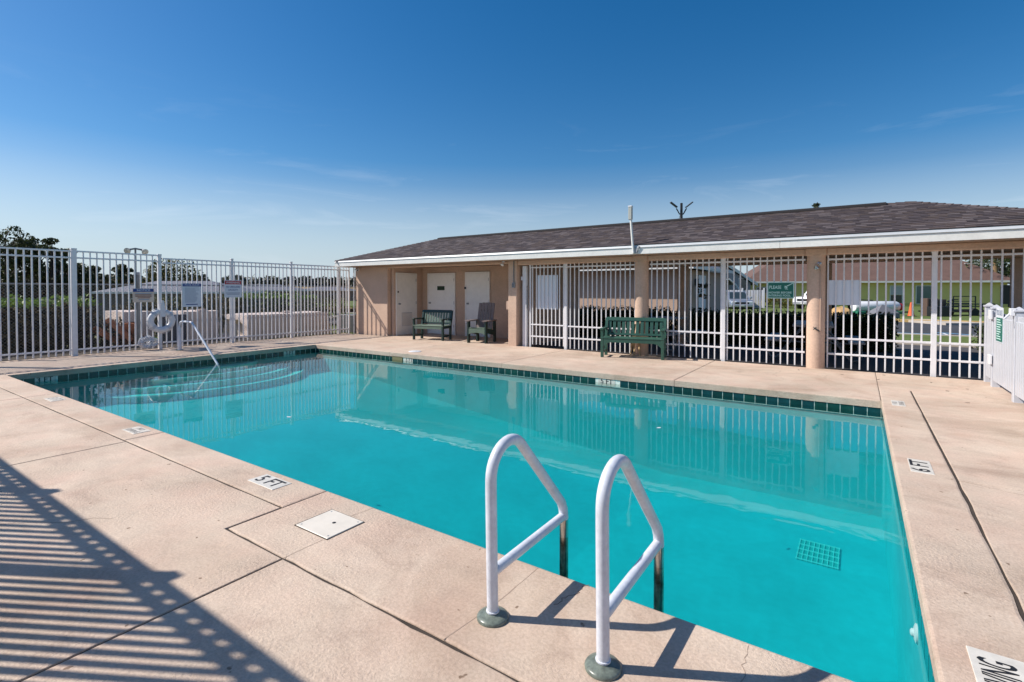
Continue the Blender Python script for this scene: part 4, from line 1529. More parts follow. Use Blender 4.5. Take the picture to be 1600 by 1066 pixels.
# ================================================================== BENCHES AND CHAIR
def bench(name, loc, rz, wd, label, slat_m, frame_m, seat_m, nb, back_h, arch):
    e_ = empty(name, loc, rz, label, 'bench')
    hx, fy, by = wd / 2, -.24, .24

    def p(n, mb, m):
        return part(n, mb, M[m], e_, local=True)
    # legs: front ones up to the arm, rear ones lean back
    for sx_ in (-1, 1):
        x = sx_ * (hx - .035)
        p('leg', MB().cbox(x - .03, x + .03, fy, fy + .06, 0, .60, .005), frame_m)
        p('leg', MB().prism([(by - .06, 0), (by, 0), (by + .01, .40), (by + .11, back_h), (by + .06, back_h), (by - .05, .42)], x - .03, x + .03, 'x'), frame_m)
        p('arm', MB().cbox(x - .045, x + .045, fy - .04, by + .04, .601, .635, .008), frame_m)
        p('stretcher', MB().cbox(x - .02, x + .02, fy + .061, by - .061, .10, .15, .004), frame_m)
        p('side_rail', MB().cbox(x - .022, x + .022, fy + .061, by - .055, .34, .41, .004), frame_m)
    # front apron with curved ends
    ap = [(-hx + .066, .41), (hx - .066, .41), (hx - .066, .24 if arch else .33)]
    if arch:
        ap += [(hx - .10, .28), (hx - .15, .315), (hx - .22, .332), (-hx + .22, .332), (-hx + .15, .315), (-hx + .10, .28), (-hx + .066, .24)]
    else:
        ap += [(-hx + .066, .33)]
    p('apron', MB().prism(ap, fy + .004, fy + .036, 'y'), slat_m if arch else seat_m)
    for i in range(5):
        y = fy - .005 + i * .094
        p('seat_slat', MB().cbox(-hx + .01, hx - .01, y, y + .082, .412, .434, .005), seat_m)
    Lk = math.atan2(.095, back_h - .42)
    top = MB().cbox(-hx + .04, hx - .04, -.022, .022, -.045, .04, .008)
    o = p('top_rail', top, frame_m if not arch else slat_m)
    o.location = (0, by + .078, back_h - .03)
    o.rotation_euler = (-Lk, 0, 0)
    o = p('lower_rail', MB().cbox(-hx + .066, hx - .066, -.018, .018, -.025, .025, .005), frame_m)
    o.location = (0, by + .008, .475)
    o.rotation_euler = (-Lk, 0, 0)
    hh = back_h - .54
    sm = MB().cbox(-.034, .034, -.009, .009, -hh / 2, hh / 2, .004).mesh('back_slat', M[slat_m])
    for i in range(nb):
        x = -hx + .11 + (wd - .22) * i / (nb - 1)
        put('back_slat', sm, e_, (x, by + .043, .50 + hh / 2 - .005), (-Lk, 0, 0), world=False)
    return e_


bench('park_bench', (-4.03, 10.555, 0), R(12.5), 1.34, 'green slatted bench in front of the left tan column', 'green_sl', 'green_sl', 'green_sl', 12, .84, True)
bench('park_bench', (-10.42, 11.03, 0), R(11), 1.06, 'dark green bench with sage slats under the roof by the cream doors', 'green_lt', 'green_dk', 'green_lt', 10, .86, False)

ch_ = empty('tall_chair', (-8.74, 11.27, 0), R(11), 'tall backed chair with brown boards and green frame in the alcove', 'chair')


def cp(n, mb, m):
    return part(n, mb, M[m], ch_, local=True)


for sx_ in (-1, 1):
    x = sx_ * .27
    cp('leg', MB().cbox(x - .022, x + .022, -.34, -.22, 0, .60, .005), 'green_dk')
    cp('leg', MB().prism([(.20, 0), (.33, 0), (.31, .60), (.20, .60)], x - .022, x + .022, 'x'), 'green_dk')
    cp('arm', MB().prism([(x - .07, -.40), (x + .07, -.40), (x + .07, .10), (x + .04, .34), (x - .04, .34), (x - .07, .10)], .601, .628, 'z'), 'mauve')
    cp('side_rail', MB().prism([(-.219, .27), (.19, .20), (.19, .34), (-.219, .40)], x - .019, x + .019, 'x'), 'green_dk')
cp('apron', MB().prism([(-.247, .40), (.247, .40), (.247, .24), (.17, .275), (0, .29), (-.17, .275), (-.247, .24)], -.335, -.305, 'y'), 'green_lt')
for i in range(5):
    y = -.33 + i * .10
    cp('seat_slat', MB().cbox(-.246, .246, y, y + .09, .405 - i * .012, .43 - i * .012, .005), 'green_lt')
Lk = R(14)
for i in range(5):
    x = -.205 + i * .1025
    hh = .82 + (.012 if i in (1, 2, 3) else 0)
    o = cp('back_board', MB().cbox(-.047, .047, -.011, .011, 0, hh, .005), 'mauve')
    o.location = (x, .135, .30)
    o.rotation_euler = (-Lk, 0, 0)
for (z, y) in ((.48, .20), (.88, .30)):
    o = cp('back_rail', MB().cbox(-.24, .24, -.012, .012, -.03, .03, .004), 'green_dk')
    o.location = (0, y + .005, z)
    o.rotation_euler = (-Lk, 0, 0)

# tan stakes leaning on the column behind the bench
for (x0, y0, x1, y1, z1, lab) in ((-4.215, 10.87, -4.13, 10.93, .70, 'tan wooden stake leaning on the column behind bench, leftmost'),
                                  (-4.12, 10.86, -4.16, 10.93, .66, 'tan wooden stake leaning on the column behind bench, middle'),
                                  (-3.99, 10.86, -4.09, 10.93, .62, 'tan wooden stake leaning on the column behind bench, rightmost')):
    o = put('wooden_stake', MB().bar((x0, y0, 0), (x1, y1, z1), .035, .02, 0, (0, 1, 0)).mesh('wooden_stake', M['tanwood']))
    tag(o, lab, 'stake', 'stakes leaning behind the bench')

# ================================================================== PORTICO FLOOR, PARKING, LAWN
mb = MB()
mb.box(-7.35, 3.3, 11.26, 15.0, -.13, -.045)
struct('portico_floor', mb, M['paver'])
mb = MB()
mb.box(-7.35, 5.0, 11.03, 11.25, -.13, -.03)
struct('planting_strip', mb, M['grout_dark'])
lot = empty('parking_lot', (2, 24, -.1), kind='structure')
mb = MB()
mb.add([(-30, 19.9, -.1005), (40, 19.9, -.1005), (40, 31.5, -.100), (-30, 31.5, -.100)], [(0, 1, 2, 3)])
mb.add([(3.3, 11.26, -.100), (40, 11.26, -.100), (40, 19.9, -.100), (3.3, 19.9, -.100)], [(0, 1, 2, 3)])
part('asphalt', mb, M['asphalt'], lot)
mb = MB()
mb.box(-30, 3.0, 15.02, 17.9, -.13, -.06)
part('walk', mb, M['paver'], lot)
mb = MB()
mb.box(-30, 3.2, 17.9, 18.7, -.13, -.02)
part('walk', mb, M['kerb'], lot)
mb = MB()
mb.box(-30, 3.2, 21.6, 21.75, -.2, .0)
part('kerb', mb, M['kerb'], lot)
mb = MB()
mb.box(-30, 40, 31.5, 31.7, -.2, .04)
part('kerb', mb, M['kerb_y'], lot)
mb = MB()
mb.add([(.6, 22.9, -.096), (2.5, 22.9, -.096), (2.5, 23.4, -.096), (.6, 23.4, -.096)], [(0, 1, 2, 3)])
mb.add([(2.35, 24.2, -.096), (3.2, 23.6, -.096), (3.35, 23.75, -.096), (2.5, 24.4, -.096)], [(0, 1, 2, 3)])
part('blue_marking', mb, M['line_b'], lot)
mb = MB()
for (x, y, x2, y2, wd) in ((2.55, 24.0, 2.75, 19.9, .10), (3.55, 24.6, 4.2, 19.9, .10), (2.8, 20.6, 3.9, 21.4, .09), (2.8, 21.4, 3.8, 22.2, .09), (2.75, 22.2, 3.7, 23.0, .09), (2.7, 23.0, 3.6, 23.8, .09), (.5, 26.2, 1.2, 26.1, .15), (-6, 20, -6.4, 25, .1), (-3, 20, -3.3, 25, .1), (0, 20, -.2, 25, .1)):
    mb.bar((x, y, -.0965), (x2, y2, -.0965), wd, .001)
part('white_marking', mb, M['line_w'], lot)
mb = MB()
mb.box(-30, 3.2, 18.7, 21.6, -.2, -.03)
mb.box(-60, 60, 31.7, 90, -.2, -.02)
struct('lawn', mb, M['grass_g'])


# ================================================================== FOLIAGE
def leaf_quads(pts, size, jit=.5, flat=0.0, aspect=.55):
    """one small quad per point, random tilt; numpy only"""
    n = len(pts)
    a = rng.normal(size=(n, 3))
    a[:, 2] *= (1 - flat)
    a /= np.linalg.norm(a, axis=1)[:, None] + 1e-9
    b = rng.normal(size=(n, 3))
    b -= a * (a * b).sum(1)[:, None]
    b /= np.linalg.norm(b, axis=1)[:, None] + 1e-9
    s = size * (1 + jit * rng.uniform(-1, 1, n))[:, None]
    a, b = a * s * .5, b * s * .5 * aspect
    v = np.stack([pts - a, pts + b * .9 - a * .1, pts + a, pts - b * .9 - a * .1], 1).reshape(-1, 3)
    return v


def leaf_mesh(name, v, m_):
    n = len(v) // 4
    me = bpy.data.meshes.new(name)
    me.vertices.add(len(v))
    me.vertices.foreach_set('co', v.astype(np.float32).ravel())
    me.loops.add(4 * n)
    me.loops.foreach_set('vertex_index', np.arange(4 * n, dtype=np.int32))
    me.polygons.add(n)
    me.polygons.foreach_set('loop_start', np.arange(0, 4 * n, 4, dtype=np.int32))
    me.materials.append(m_)
    me.update()
    me.validate()
    return me


def box_shell(x0, x1, y0, y1, z0, z1, n, depth=.16, lump=.09):
    """points scattered near the faces of a box, with a lumpy outline"""
    dx, dy, dz = x1 - x0, y1 - y0, z1 - z0
    A_ = np.array([dx * dy, dx * dz, dx * dz, dy * dz, dy * dz])
    k = rng.choice(5, n, p=A_ / A_.sum())
    u = rng.uniform(0, 1, (n, 3)) * [dx, dy, dz] + [x0, y0, z0]
    d = np.abs(rng.normal(0, depth * .6, n)) - .02
    lumpy = lump * (np.sin(u[:, 0] * 5.1 + u[:, 2] * 3.3) * np.sin(u[:, 1] * 4.7 + 1.3) + .6 * np.sin(u[:, 0] * 11 + u[:, 1] * 9.7 + u[:, 2] * 7))
    d = d + lumpy
    u[k == 0, 2] = z1 - d[k == 0]
    u[k == 1, 1] = y0 + d[k == 1]
    u[k == 2, 1] = y1 - d[k == 2]
    u[k == 3, 0] = x0 + d[k == 3]
    u[k == 4, 0] = x1 - d[k == 4]
    return u


def hedge(x0, x1, y0, y1, z0, z1, n, size, label, m='leaf_h', top=None, core='twig', rot=0, group=None, name='hedge', loc=None, depth=.16, lump=.09, inset=.2, dense=0):
    cx, cy = ((x0 + x1) / 2, (y0 + y1) / 2) if loc is None else loc
    e_ = empty(name, (cx, cy, z0), rot, label, name.replace('_', ' '), group)
    if loc is None:
        off = np.array([cx, cy, z0])
    else:
        off = np.array([0, 0, z0])
    p = box_shell(x0, x1, y0, y1, z0, z1, n, depth, lump) - off
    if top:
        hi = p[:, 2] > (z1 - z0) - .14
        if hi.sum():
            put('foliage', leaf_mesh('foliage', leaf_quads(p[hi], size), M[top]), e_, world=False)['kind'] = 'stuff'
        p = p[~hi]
    put('foliage', leaf_mesh('foliage', leaf_quads(p, size), M[m]), e_, world=False)['kind'] = 'stuff'
    # branching inside
    mb = MB()
    nst = max(4, int((x1 - x0 + y1 - y0) * 5))
    for i in range(nst):
        bx, by_ = random.uniform(x0 + inset, x1 - inset) - off[0], random.uniform(y0 + inset, y1 - inset) - off[1]
        h_ = (z1 - z0) * random.uniform(.75, .95)
        tx, ty = bx + random.uniform(-.12, .12), by_ + random.uniform(-.12, .12)
        mb.tube([(bx, by_, 0), ((bx + tx) / 2 + .03, (by_ + ty) / 2, h_ * .5), (tx, ty, h_)], [.022, .015, .005], 5)
        for k in range(3):
            zz = h_ * random.uniform(.25, .75)
            mb.tube([(bx, by_, zz), (bx + random.uniform(-.28, .28), by_ + random.uniform(-.28, .28), zz + random.uniform(.1, .3))], [.010, .003], 4)
    if dense:
        q = np.column_stack([rng.uniform(x0 + .12, x1 - .12, dense), rng.uniform(y0 + .12, y1 - .12, dense), rng.uniform(z0 + .02, z1 - .10, dense)]) - off
        put('inner_foliage', leaf_mesh('inner_foliage', leaf_quads(q, size * 2.2, aspect=.8), M[m]), e_, world=False)['kind'] = 'stuff'
    part('branches', mb, M[core], e_, local=True, kind='stuff')
    return e_


# along the portico's back
hedge(-9.6, -4.75, 15.30, 16.05, -.1, .82, 9000, .085, 'dark clipped hedge behind the portico left of the back column', dense=5000)
hedge(-4.6, .72, 15.30, 16.05, -.1, .80, 11000, .085, 'dark clipped hedge behind the portico tables with sunlit top', dense=6000)
hedge(2.55, 3.75, 16.0, 17.6, -.1, .55, 3600, .08, 'low dark hedge right of the gap beside the white vinyl fence', dense=1500)
# left, outside the fence
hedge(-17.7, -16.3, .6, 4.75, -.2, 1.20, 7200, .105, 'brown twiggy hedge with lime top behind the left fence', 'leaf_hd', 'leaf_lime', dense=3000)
hedge(-16.9, -15.9, 4.6, 5.3, -.2, .62, 1300, .09, 'low brown scrub at the end of the twiggy hedge', 'leaf_hd', name='shrub')

for (px, d, w_, h_, dz, n, m, tp, lab) in (
        (232, 24.0, 2.2, 1.75, 0, 2600, 'leaf_hd', None, 'brown scrub bush behind the lamp pole'),
        (290, 24.5, 4.2, 1.95, 0, 5200, 'leaf_o', None, 'olive thicket behind the pale blocks by the life ring'),
        (337, 23.5, 1.9, 1.75, 0, 2400, 'leaf_hd', None, 'brown scrub bush between the thicket and the green hedge'),
        (400, 24.5, 2.3, 1.85, 0, 3200, 'leaf_h', 'leaf_lime', 'tall bright green bush behind the long pale block'),  # both green bushes: sunlit top and shaded sides put into the leaf colours
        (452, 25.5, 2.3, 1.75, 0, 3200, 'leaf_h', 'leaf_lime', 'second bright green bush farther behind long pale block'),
        (500, 27.0, 2.4, 1.55, 0, 2400, 'leaf_o', None, 'dull olive bush nearest the pool house corner')):
    c = at(px, d)
    z = ground_z(c.x) - .05
    hedge(-w_ / 2, w_ / 2, -.7, .7, z, z + h_, n, .12, lab, m, tp, rot=YAW, name='bush', loc=(c.x, c.y), depth=.25, lump=.16)


def tree(name, c, z, h, cw, ch_, n, size, label, m='leaf_p', nclump=16, group=None, trunk=.14, cat='tree', lean=0.0, open_=1.0):
    e_ = empty(name, (c[0], c[1], z), 0, label, cat, group)
    tr = MB()
    lx, ly = random.uniform(-1, 1) * lean, random.uniform(-1, 1) * lean
    zc = h - ch_ / 2
    tr.tube([(0, 0, -.1), (lx * .3, ly * .3, h * .35), (lx * .7, ly * .7, h * .65), (lx, ly, h * .93)], [trunk, trunk * .8, trunk * .5, trunk * .12], 8)
    cl = []
    for i in range(nclump):
        a = random.uniform(0, 2 * PI)
        zz = random.uniform(-1, 1)
        rr = math.sqrt(max(0, 1 - zz * zz)) * random.uniform(.35, 1.0)
        p = Vector((rr * cw / 2 * math.cos(a), rr * cw / 2 * math.sin(a), zc + zz * ch_ / 2 * .9))
        cl.append((p, random.uniform(.16, .30) * cw * open_))
        st = Vector((lx * .6, ly * .6, max(h * .25, p.z - random.uniform(.1, .3) * ch_)))
        tr.tube([st, (st + p) / 2 + Vector((0, 0, .05 * h)), p], [trunk * .35, trunk * .22, trunk * .06], 5)
    part('trunk', tr, M['bark'], e_, local=True, smooth=True)
    pts = []
    per = n // nclump
    for p, r_ in cl:
        q = rng.normal(size=(per, 3))
        q /= np.linalg.norm(q, axis=1)[:, None]
        q *= (rng.uniform(0.25, 1, per) ** .5)[:, None]
        q *= [r_, r_, r_ * .62]
        pts.append(q + np.array(p))
    put('crown', leaf_mesh('crown', leaf_quads(np.concatenate(pts), size), M[m]), e_, world=False)['kind'] = 'stuff'
    return e_


random.seed(21)
TL = [(-14, 44, 8.6, 4.0), (10, 42, 8.6, 3.8), (22, 46, 7.4, 2.6), (42, 44, 8.0, 3.2), (62, 46, 7.3, 2.4), (80, 43, 7.6, 3.0), (103, 45, 6.9, 2.8), (124, 47, 5.6, 2.4), (150, 50, 5.4, 2.6), (193, 50, 5.6, 2.2)]
place = ['first at the left frame edge', 'second from the left frame edge', 'thin third from left', 'tall fourth from left', 'thin fifth from left', 'sixth from left with wide crown', 'seventh from left beside the thick fence post', 'low eighth right of the thick fence post', 'ninth before the lamp pole', 'slim last one just left of lamp pole']
for i, (px, d, h, wd) in enumerate(TL):
    c = at(px, d)
    tree('pine_tree', c, -1.14, h * .93, wd, h * .60, 2600, .24, 'dark pine beyond the left fence, ' + place[i], nclump=22, open_=.72, group='pines beyond the left fence', trunk=.15, lean=.3)
for (px, d, w_, lab) in ((-20, 53, 7.5, 'brown brush behind the pines at the left frame edge'), (68, 54, 7.5, 'brown brush behind the pines, middle stretch'), (150, 56, 7.0, 'brown brush behind the pines nearest the lamp pole')):
    c = at(px, d)
    hedge(-w_ / 2, w_ / 2, -1.2, 1.2, -1.2, 2.2, 5200, .30, lab, 'leaf_hd', rot=YAW, name='brush', loc=(c.x, c.y), depth=.5, lump=.4, inset=.4, dense=900)
c = at(272, 62)
tree('round_tree', c, -1.14, 6.0, 6.4, 5.2, 4200, .34, 'broad olive tree behind the grey roof left of the rules sign', 'leaf_o', 20, trunk=.2)
c = at(1277, 60)
tree('pine_tree', c, -.1, 12.15, 1.6, 3.6, 900, .26, 'top of a distant tree peeking over the roof ridge', nclump=14, trunk=.2)
c = at(1567, 58)
tree('palm_like_tree', c, -.1, 7.5, 6.5, 5.0, 4200, .28, 'dark leafy tree behind the right end of the yellow house', 'leaf_h', 20, trunk=.34)
c = at(1218, 43)
tree('bush', c, -.05, 1.5, 2.6, 1.4, 1500, .16, 'yellowing bush in front of the yellow wall under the green sign', 'leaf_y', 12, trunk=.05, cat='bush')
c = at(1134, 45)
tree('bush', c, -.05, 2.5, 1.3, 1.6, 900, .15, 'dark red leaved shrub left of the white garden fence', 'leaf_hd', 10, trunk=.06, cat='bush')
# bare tan trunk by the yellow house's end
c = at(1560, 46)
e_ = empty('palm_tree', (c.x, c.y, -.1), 0, 'thick tan palm trunk at the right end of yellow house', 'tree')
part('trunk', MB().tube([(c.x, c.y, -.2), (c.x + .05, c.y, 1.8), (c.x - .25, c.y, 3.0), (c.x - .35, c.y, 4.6)], [.26, .22, .24, .2], 10), M['palm_bark'], e_, smooth=True)
pf = []
for k in range(16):
    a = k * 2.4
    for s_ in np.linspace(.1, 1, 14):
        pf.append((c.x - .35 + 1.9 * s_ * math.cos(a), c.y + 1.9 * s_ * math.sin(a), 4.7 + .7 * s_ - 1.6 * s_ * s_))
pf = np.repeat(np.array(pf), 5, 0) + rng.normal(0, .08, (len(pf) * 5, 3))
put('crown', leaf_mesh('crown', leaf_quads(pf, .34, aspect=.25), M['leaf_h']), e_)['kind'] = 'stuff'

# grass tufts by the left fence and dry grass beyond
pts = np.column_stack([rng.uniform(-24, -14.6, 9000), rng.uniform(0.5, 16, 9000), np.zeros(9000)])
pts[:, 2] = [ground_z(x) + .03 for x in pts[:, 0]]
gr = put('grass', leaf_mesh('grass', leaf_quads(pts, .12, flat=-.9, aspect=.18), M['blade']))
tag(gr, 'short rough grass outside the left fence', 'grass', kind='stuff')
n = 9000
ds = rng.uniform(30, 90, n)
pxs = rng.uniform(-60, 560, n)
pts = np.array([(*at(a, b), 0) for a, b in zip(pxs, ds)])
pts[:, 2] = [ground_z(x) + .2 for x in pts[:, 0]]
gr = put('dry_grass', leaf_mesh('dry_grass', leaf_quads(pts, .38, flat=-1.2, aspect=.3), M['dryblade']))
tag(gr, 'tall dry grass on the slope beyond the left fence', 'grass', kind='stuff')
# far wood on the rise
pts = []
for k in range(260):
    px = rng.uniform(-150, 640)
    d = rng.uniform(330, 420)
    c = at(px, d)
    z = ground_z(c.x)
    h = rng.uniform(3.0, 8.5)
    q = rng.normal(size=(46, 3))
    q /= np.linalg.norm(q, axis=1)[:, None]
    q *= np.array([h * .42, h * .42, h * .5]) * rng.uniform(.5, 1, (46, 1))
    pts.append(q + [c.x, c.y, z + h * .5])
wd_ = put('far_wood', leaf_mesh('far_wood', leaf_quads(np.concatenate(pts), 2.6, aspect=.8), M['leaf_far']))
tag(wd_, 'long line of distant trees on the rise beyond the field', 'wood', kind='stuff')


# ================================================================== OUTSIDE THE LEFT FENCE
def rough_block(name, x0, x1, y0, y1, z0, z1, label, seed, end_recess=False, slope=0.0):
    """pale cast block with broken, uneven edges"""
    random.seed(seed)
    bm = bmesh.new()
    nx, ny, nz = 5, max(4, int((y1 - y0) / .22)), 4
    bmesh.ops.create_cube(bm, size=1)
    bmesh.ops.subdivide_edges(bm, edges=bm.edges, cuts=5, use_grid_fill=True)
    for v in bm.verts:
        u = v.co + Vector((.5, .5, .5))
        e0 = sum(1 for k in u if k < .01 or k > .99)
        j = .028 if e0 >= 2 else .012
        top_in = .06 * u.z
        x = x0 + (x1 - x0) * u.x + random.uniform(-j, j) + (top_in if u.x < .5 else -top_in) * .6
        y = y0 + (y1 - y0) * u.y + random.uniform(-j, j) + (top_in if u.y < .5 else -top_in) * .6 - slope * u.z * (1 if u.y > .99 else 0)
        z = z0 + (z1 - z0) * u.z + random.uniform(-j, j) * .5
        if end_recess and u.y < .01 and .1 < u.x < .75 and .1 < u.z < .68:
            y += .22 + random.uniform(0, .05)
        v.co = (x, y, z)
    me = bpy.data.meshes.new(name)
    bm.to_mesh(me)
    bm.free()
    me.materials.append(M['block'])
    o = put(name, me)
    return tag(o, label, 'concrete block')


rough_block('concrete_block', -17.55, -16.0, 8.50, 11.62, -.35, .67, 'long pale block with a lit hollow left end behind the fence', 3, True, .12)
rough_block('concrete_block', -17.4, -16.0, 6.62, 7.66, -.35, .84, 'shaded pale block right of the life ring', 4)
rough_block('concrete_block', -17.6, -16.25, 5.28, 6.0, -.3, .88, 'sunlit pale block behind the life ring', 6)
rough_block('concrete_chunk', -16.3, -15.9, 7.55, 7.95, -.3, .12, 'small broken pale lump between the two larger blocks', 8)
rough_block('concrete_chunk', -16.5, -16.3, 7.2, 7.42, .845, .90, 'tiny pale lump on top of the shaded block', 9)
rough_block('concrete_chunk', -16.6, -16.4, 10.0, 10.3, .672, .74, 'tiny pale lump on top of the long block', 10)
o = put('slate_board', MB().cbox(-.03, .03, -.34, .34, 0, .95, .01).mesh('slate_board', M['slate']), None, (-15.85, 6.32, -.16), (0, R(8), R(4)))
tag(o, 'dark blue grey board leaning between two pale blocks', 'board')
random.seed(4)
for i, (x, y, z, ry, rz, s_, lab) in enumerate(((-16.0, 4.80, .08, 1.0, .3, 1.0, 'terracotta half pipe lying leftmost by the lamp pole'),
                                               (-15.9, 5.02, .20, .7, -.2, 1.15, 'terracotta half pipe standing tilted behind the lamp pole'),
                                               (-15.8, 5.25, .05, .25, .5, 1.1, 'terracotta half pipe upright between lamp pole and life ring'),
                                               (-16.1, 5.50, .10, .5, 1.0, 1.0, 'terracotta half pipe seen through the life ring'))):
    mb = MB()
    n_ = 9
    for k in range(n_):
        a0, a1 = PI * k / n_, PI * (k + 1) / n_
        r0, r1 = .17, .145
        vs = [(r * math.cos(a), r * math.sin(a), h) for h in (-.33, .33) for a in (a0, a1) for r in (r0, r1)]
        mb.add(vs, [(0, 2, 6, 4), (1, 5, 7, 3), (0, 1, 3, 2), (4, 6, 7, 5)])
    o = put('clay_pipe', mb.mesh('clay_pipe', M['terracotta'], True), None, (x, y, z + .15), (ry, .3 * (-1) ** i, rz))
    o.scale = (s_, s_, s_)
    tag(o, lab, 'clay pipe', 'terracotta pieces behind the left fence')
ub = empty('air_conditioner', (-15.9, 12.6, -.14), 0, 'dark slatted air conditioning unit beside the pool house corner', 'air conditioner')
part('case', MB().cbox(-16.3, -15.5, 12.2, 13.0, -.14, .55, .02), M['dark_grey'], ub)
for k in range(9):
    part('slat', MB().box(-15.499, -15.475, 12.24, 12.96, -.05 + k * .062, -.02 + k * .062), M['black'], ub)


def hip_house(name, c, rz, wd, dp, z0, eave, rise, inset, label, wall, roof_m, over=.35, cat='house', trim='fascia'):
    """house box with hip roof; local x along the front, front face at y = 0"""
    e_ = empty(name, (c[0], c[1], z0), rz, label, cat)
    part('wall', MB().cbox(-wd / 2, wd / 2, 0, dp, -.2, eave, .01), M[wall], e_, local=True)
    x0, x1, y0, y1 = -wd / 2 - over, wd / 2 + over, -over, dp + over
    ym = (y0 + y1) / 2
    mb = MB()
    z = eave + .12
    mb.add([(x0, y0, z), (x1, y0, z), (x1, y1, z), (x0, y1, z), (x0 + inset, ym, z + rise), (x1 - inset, ym, z + rise)],
           [(0, 1, 5, 4), (1, 2, 5), (2, 3, 4, 5), (3, 0, 4), (0, 3, 2, 1)])
    r_ = part('roof', mb, M[roof_m], e_, local=True)
    f = MB()
    f.cbox(x0, x1, y0 - .012, y0 + .015, eave - .04, z + .004, .002)
    f.cbox(x0, x1, y1 - .015, y1 + .012, eave - .04, z + .004, .002)
    f.cbox(x0 - .012, x0 + .015, y0 + .017, y1 - .017, eave - .04, z + .004, .002)
    f.cbox(x1 - .015, x1 + .012, y0 + .017, y1 - .017, eave - .04, z + .004, .002)
    part('fascia', f, M[trim], e_, local=True)
    return e_, r_


def window(e_, x0, x1, z0, z1, glass='glass', frame='fascia', y=0, bars=1):
    fr_ = MB()
    t = .06
    fr_.box(x0 - t, x0, y - .05, y + .02, z0 - t, z1 + t)
    fr_.box(x1, x1 + t, y - .05, y + .02, z0 - t, z1 + t)
    fr_.box(x0, x1, y - .05, y + .02, z1, z1 + t)
    fr_.box(x0, x1, y - .06, y + .02, z0 - t, z0)
    w_ = part('window', fr_, M[frame], e_, local=True)
    for k in range(bars):
        za, zb = z0 + (z1 - z0) * k / bars, z0 + (z1 - z0) * (k + 1) / bars
        part('pane', MB().box(x0, x1, y - .02, y - .008, za, zb - (.03 if k < bars - 1 else 0)), M[glass if not isinstance(glass, (list, tuple)) else glass[k]], w_, local=True)
    return w_


c = at(255, 41)
h1, _ = hip_house('mobile_home', c, YAW, 10.5, 5.2, -1.14, 2.38, .92, 3.2, 'low grey lilac roofed home just beyond the left fence', 'mobile_wall', 'lilac_roof', .3)
window(h1, -2.6, -1.4, .9, 1.9)
window(h1, 1.0, 2.2, .9, 1.9)
part('skirting', MB().box(-5.2, 5.2, -.05, -.003, 0, .35), M['dark_grey'], h1, local=True)
c = at(395, 66)
h2, _ = hip_house('mobile_home', c, YAW, 10.0, 6, -1.14, 2.55, .75, 3.2, 'grey roofed home behind the warning sign', 'mobile_wall', 'lilac_roof', .3)
window(h2, -2.6, -1.4, .9, 1.9)
window(h2, 1.0, 2.2, .9, 1.9)
c = at(505, 95)
h3, _ = hip_house('mobile_home', c, YAW, 9, 6, -1.14, 2.55, .75, 3.0, 'farthest small grey roofed home left of the pool house', 'mobile_wall', 'lilac_roof', .3)
window(h3, -2.6, -1.4, .9, 1.9)
window(h3, 1.0, 2.2, .9, 1.9)
# wooden fence rails in the scrub at the left
c = at(165, 33)
e_ = empty('board_fence', (c.x, c.y, -1.1), YAW + .15, 'weathered low board fence in front of the grey roofed home', 'fence')
for k in range(4):
    part('post', MB().box(-3 + k * 2 - .05, -3 + k * 2 + .05, -.05, .05, -.1, 1.5), M['twig'], e_, local=True)
for z in (.4, .8, 1.2):
    part('board', MB().cbox(-3.1, 3.1, -.08, -.052, z, z + .2, .004), M['mobile_wall'], e_, local=True)

# ================================================================== BEYOND THE PORTICO
# second tan building
tb = empty('utility_building', (-9.5, 22, -.1), 0, 'second tan building with white fascia seen through the portico', 'building')


def tw(name, mb, m):
    return part(name, mb, M[m], tb)


tw('wall', MB().cbox(-16, -5.25, 19.12, 24.9, -.2, 2.25, .01), 'stucco_b')
z = 2.37
mb = MB()
x0, x1, y0, y1 = -16.5, -4.85, 18.55, 25.4
mb.add([(x0, y0, z), (x1, y0, z), (x1, y1, z), (x0, y1, z), (x0 + 3.4, 22, z + 1.1), (x1 - 3.4, 22, z + 1.1)], [(0, 1, 5, 4), (1, 2, 5), (2, 3, 4, 5), (3, 0, 4), (0, 3, 2, 1)])
tw('roof', mb, 'lilac_roof')
tw('fascia', MB().cbox(x0, x1, y0 - .02, y0 + .01, 2.24, 2.38, .003), 'fascia')
tw('fascia', MB().cbox(x1 - .01, x1 + .02, y0 + .012, y1, 2.24, 2.38, .003), 'fascia')
dd = tw('door', MB().cbox(-5.25, -5.20, 20.7, 21.62, 0, 1.98, .004), 'board')
part('door_frame', MB().box(-5.249, -5.19, 20.62, 20.698, -.1, 2.06).box(-5.249, -5.19, 21.622, 21.70, -.1, 2.06).box(-5.249, -5.19, 20.698, 21.622, 1.982, 2.06), M['board'], dd)
tw('wall_light', MB().cbox(-5.245, -5.12, 20.2, 20.35, 1.65, 1.9, .02), 'black')
# hanging plant by that door
c = Vector((-4.9, 20.1))
tree('flowering_shrub', c, -.1, 1.85, .6, .6, 260, .10, 'dark shrub against the dim wall beside the pale blue door', 'leaf_hd', 8, trunk=.03, cat='shrub')


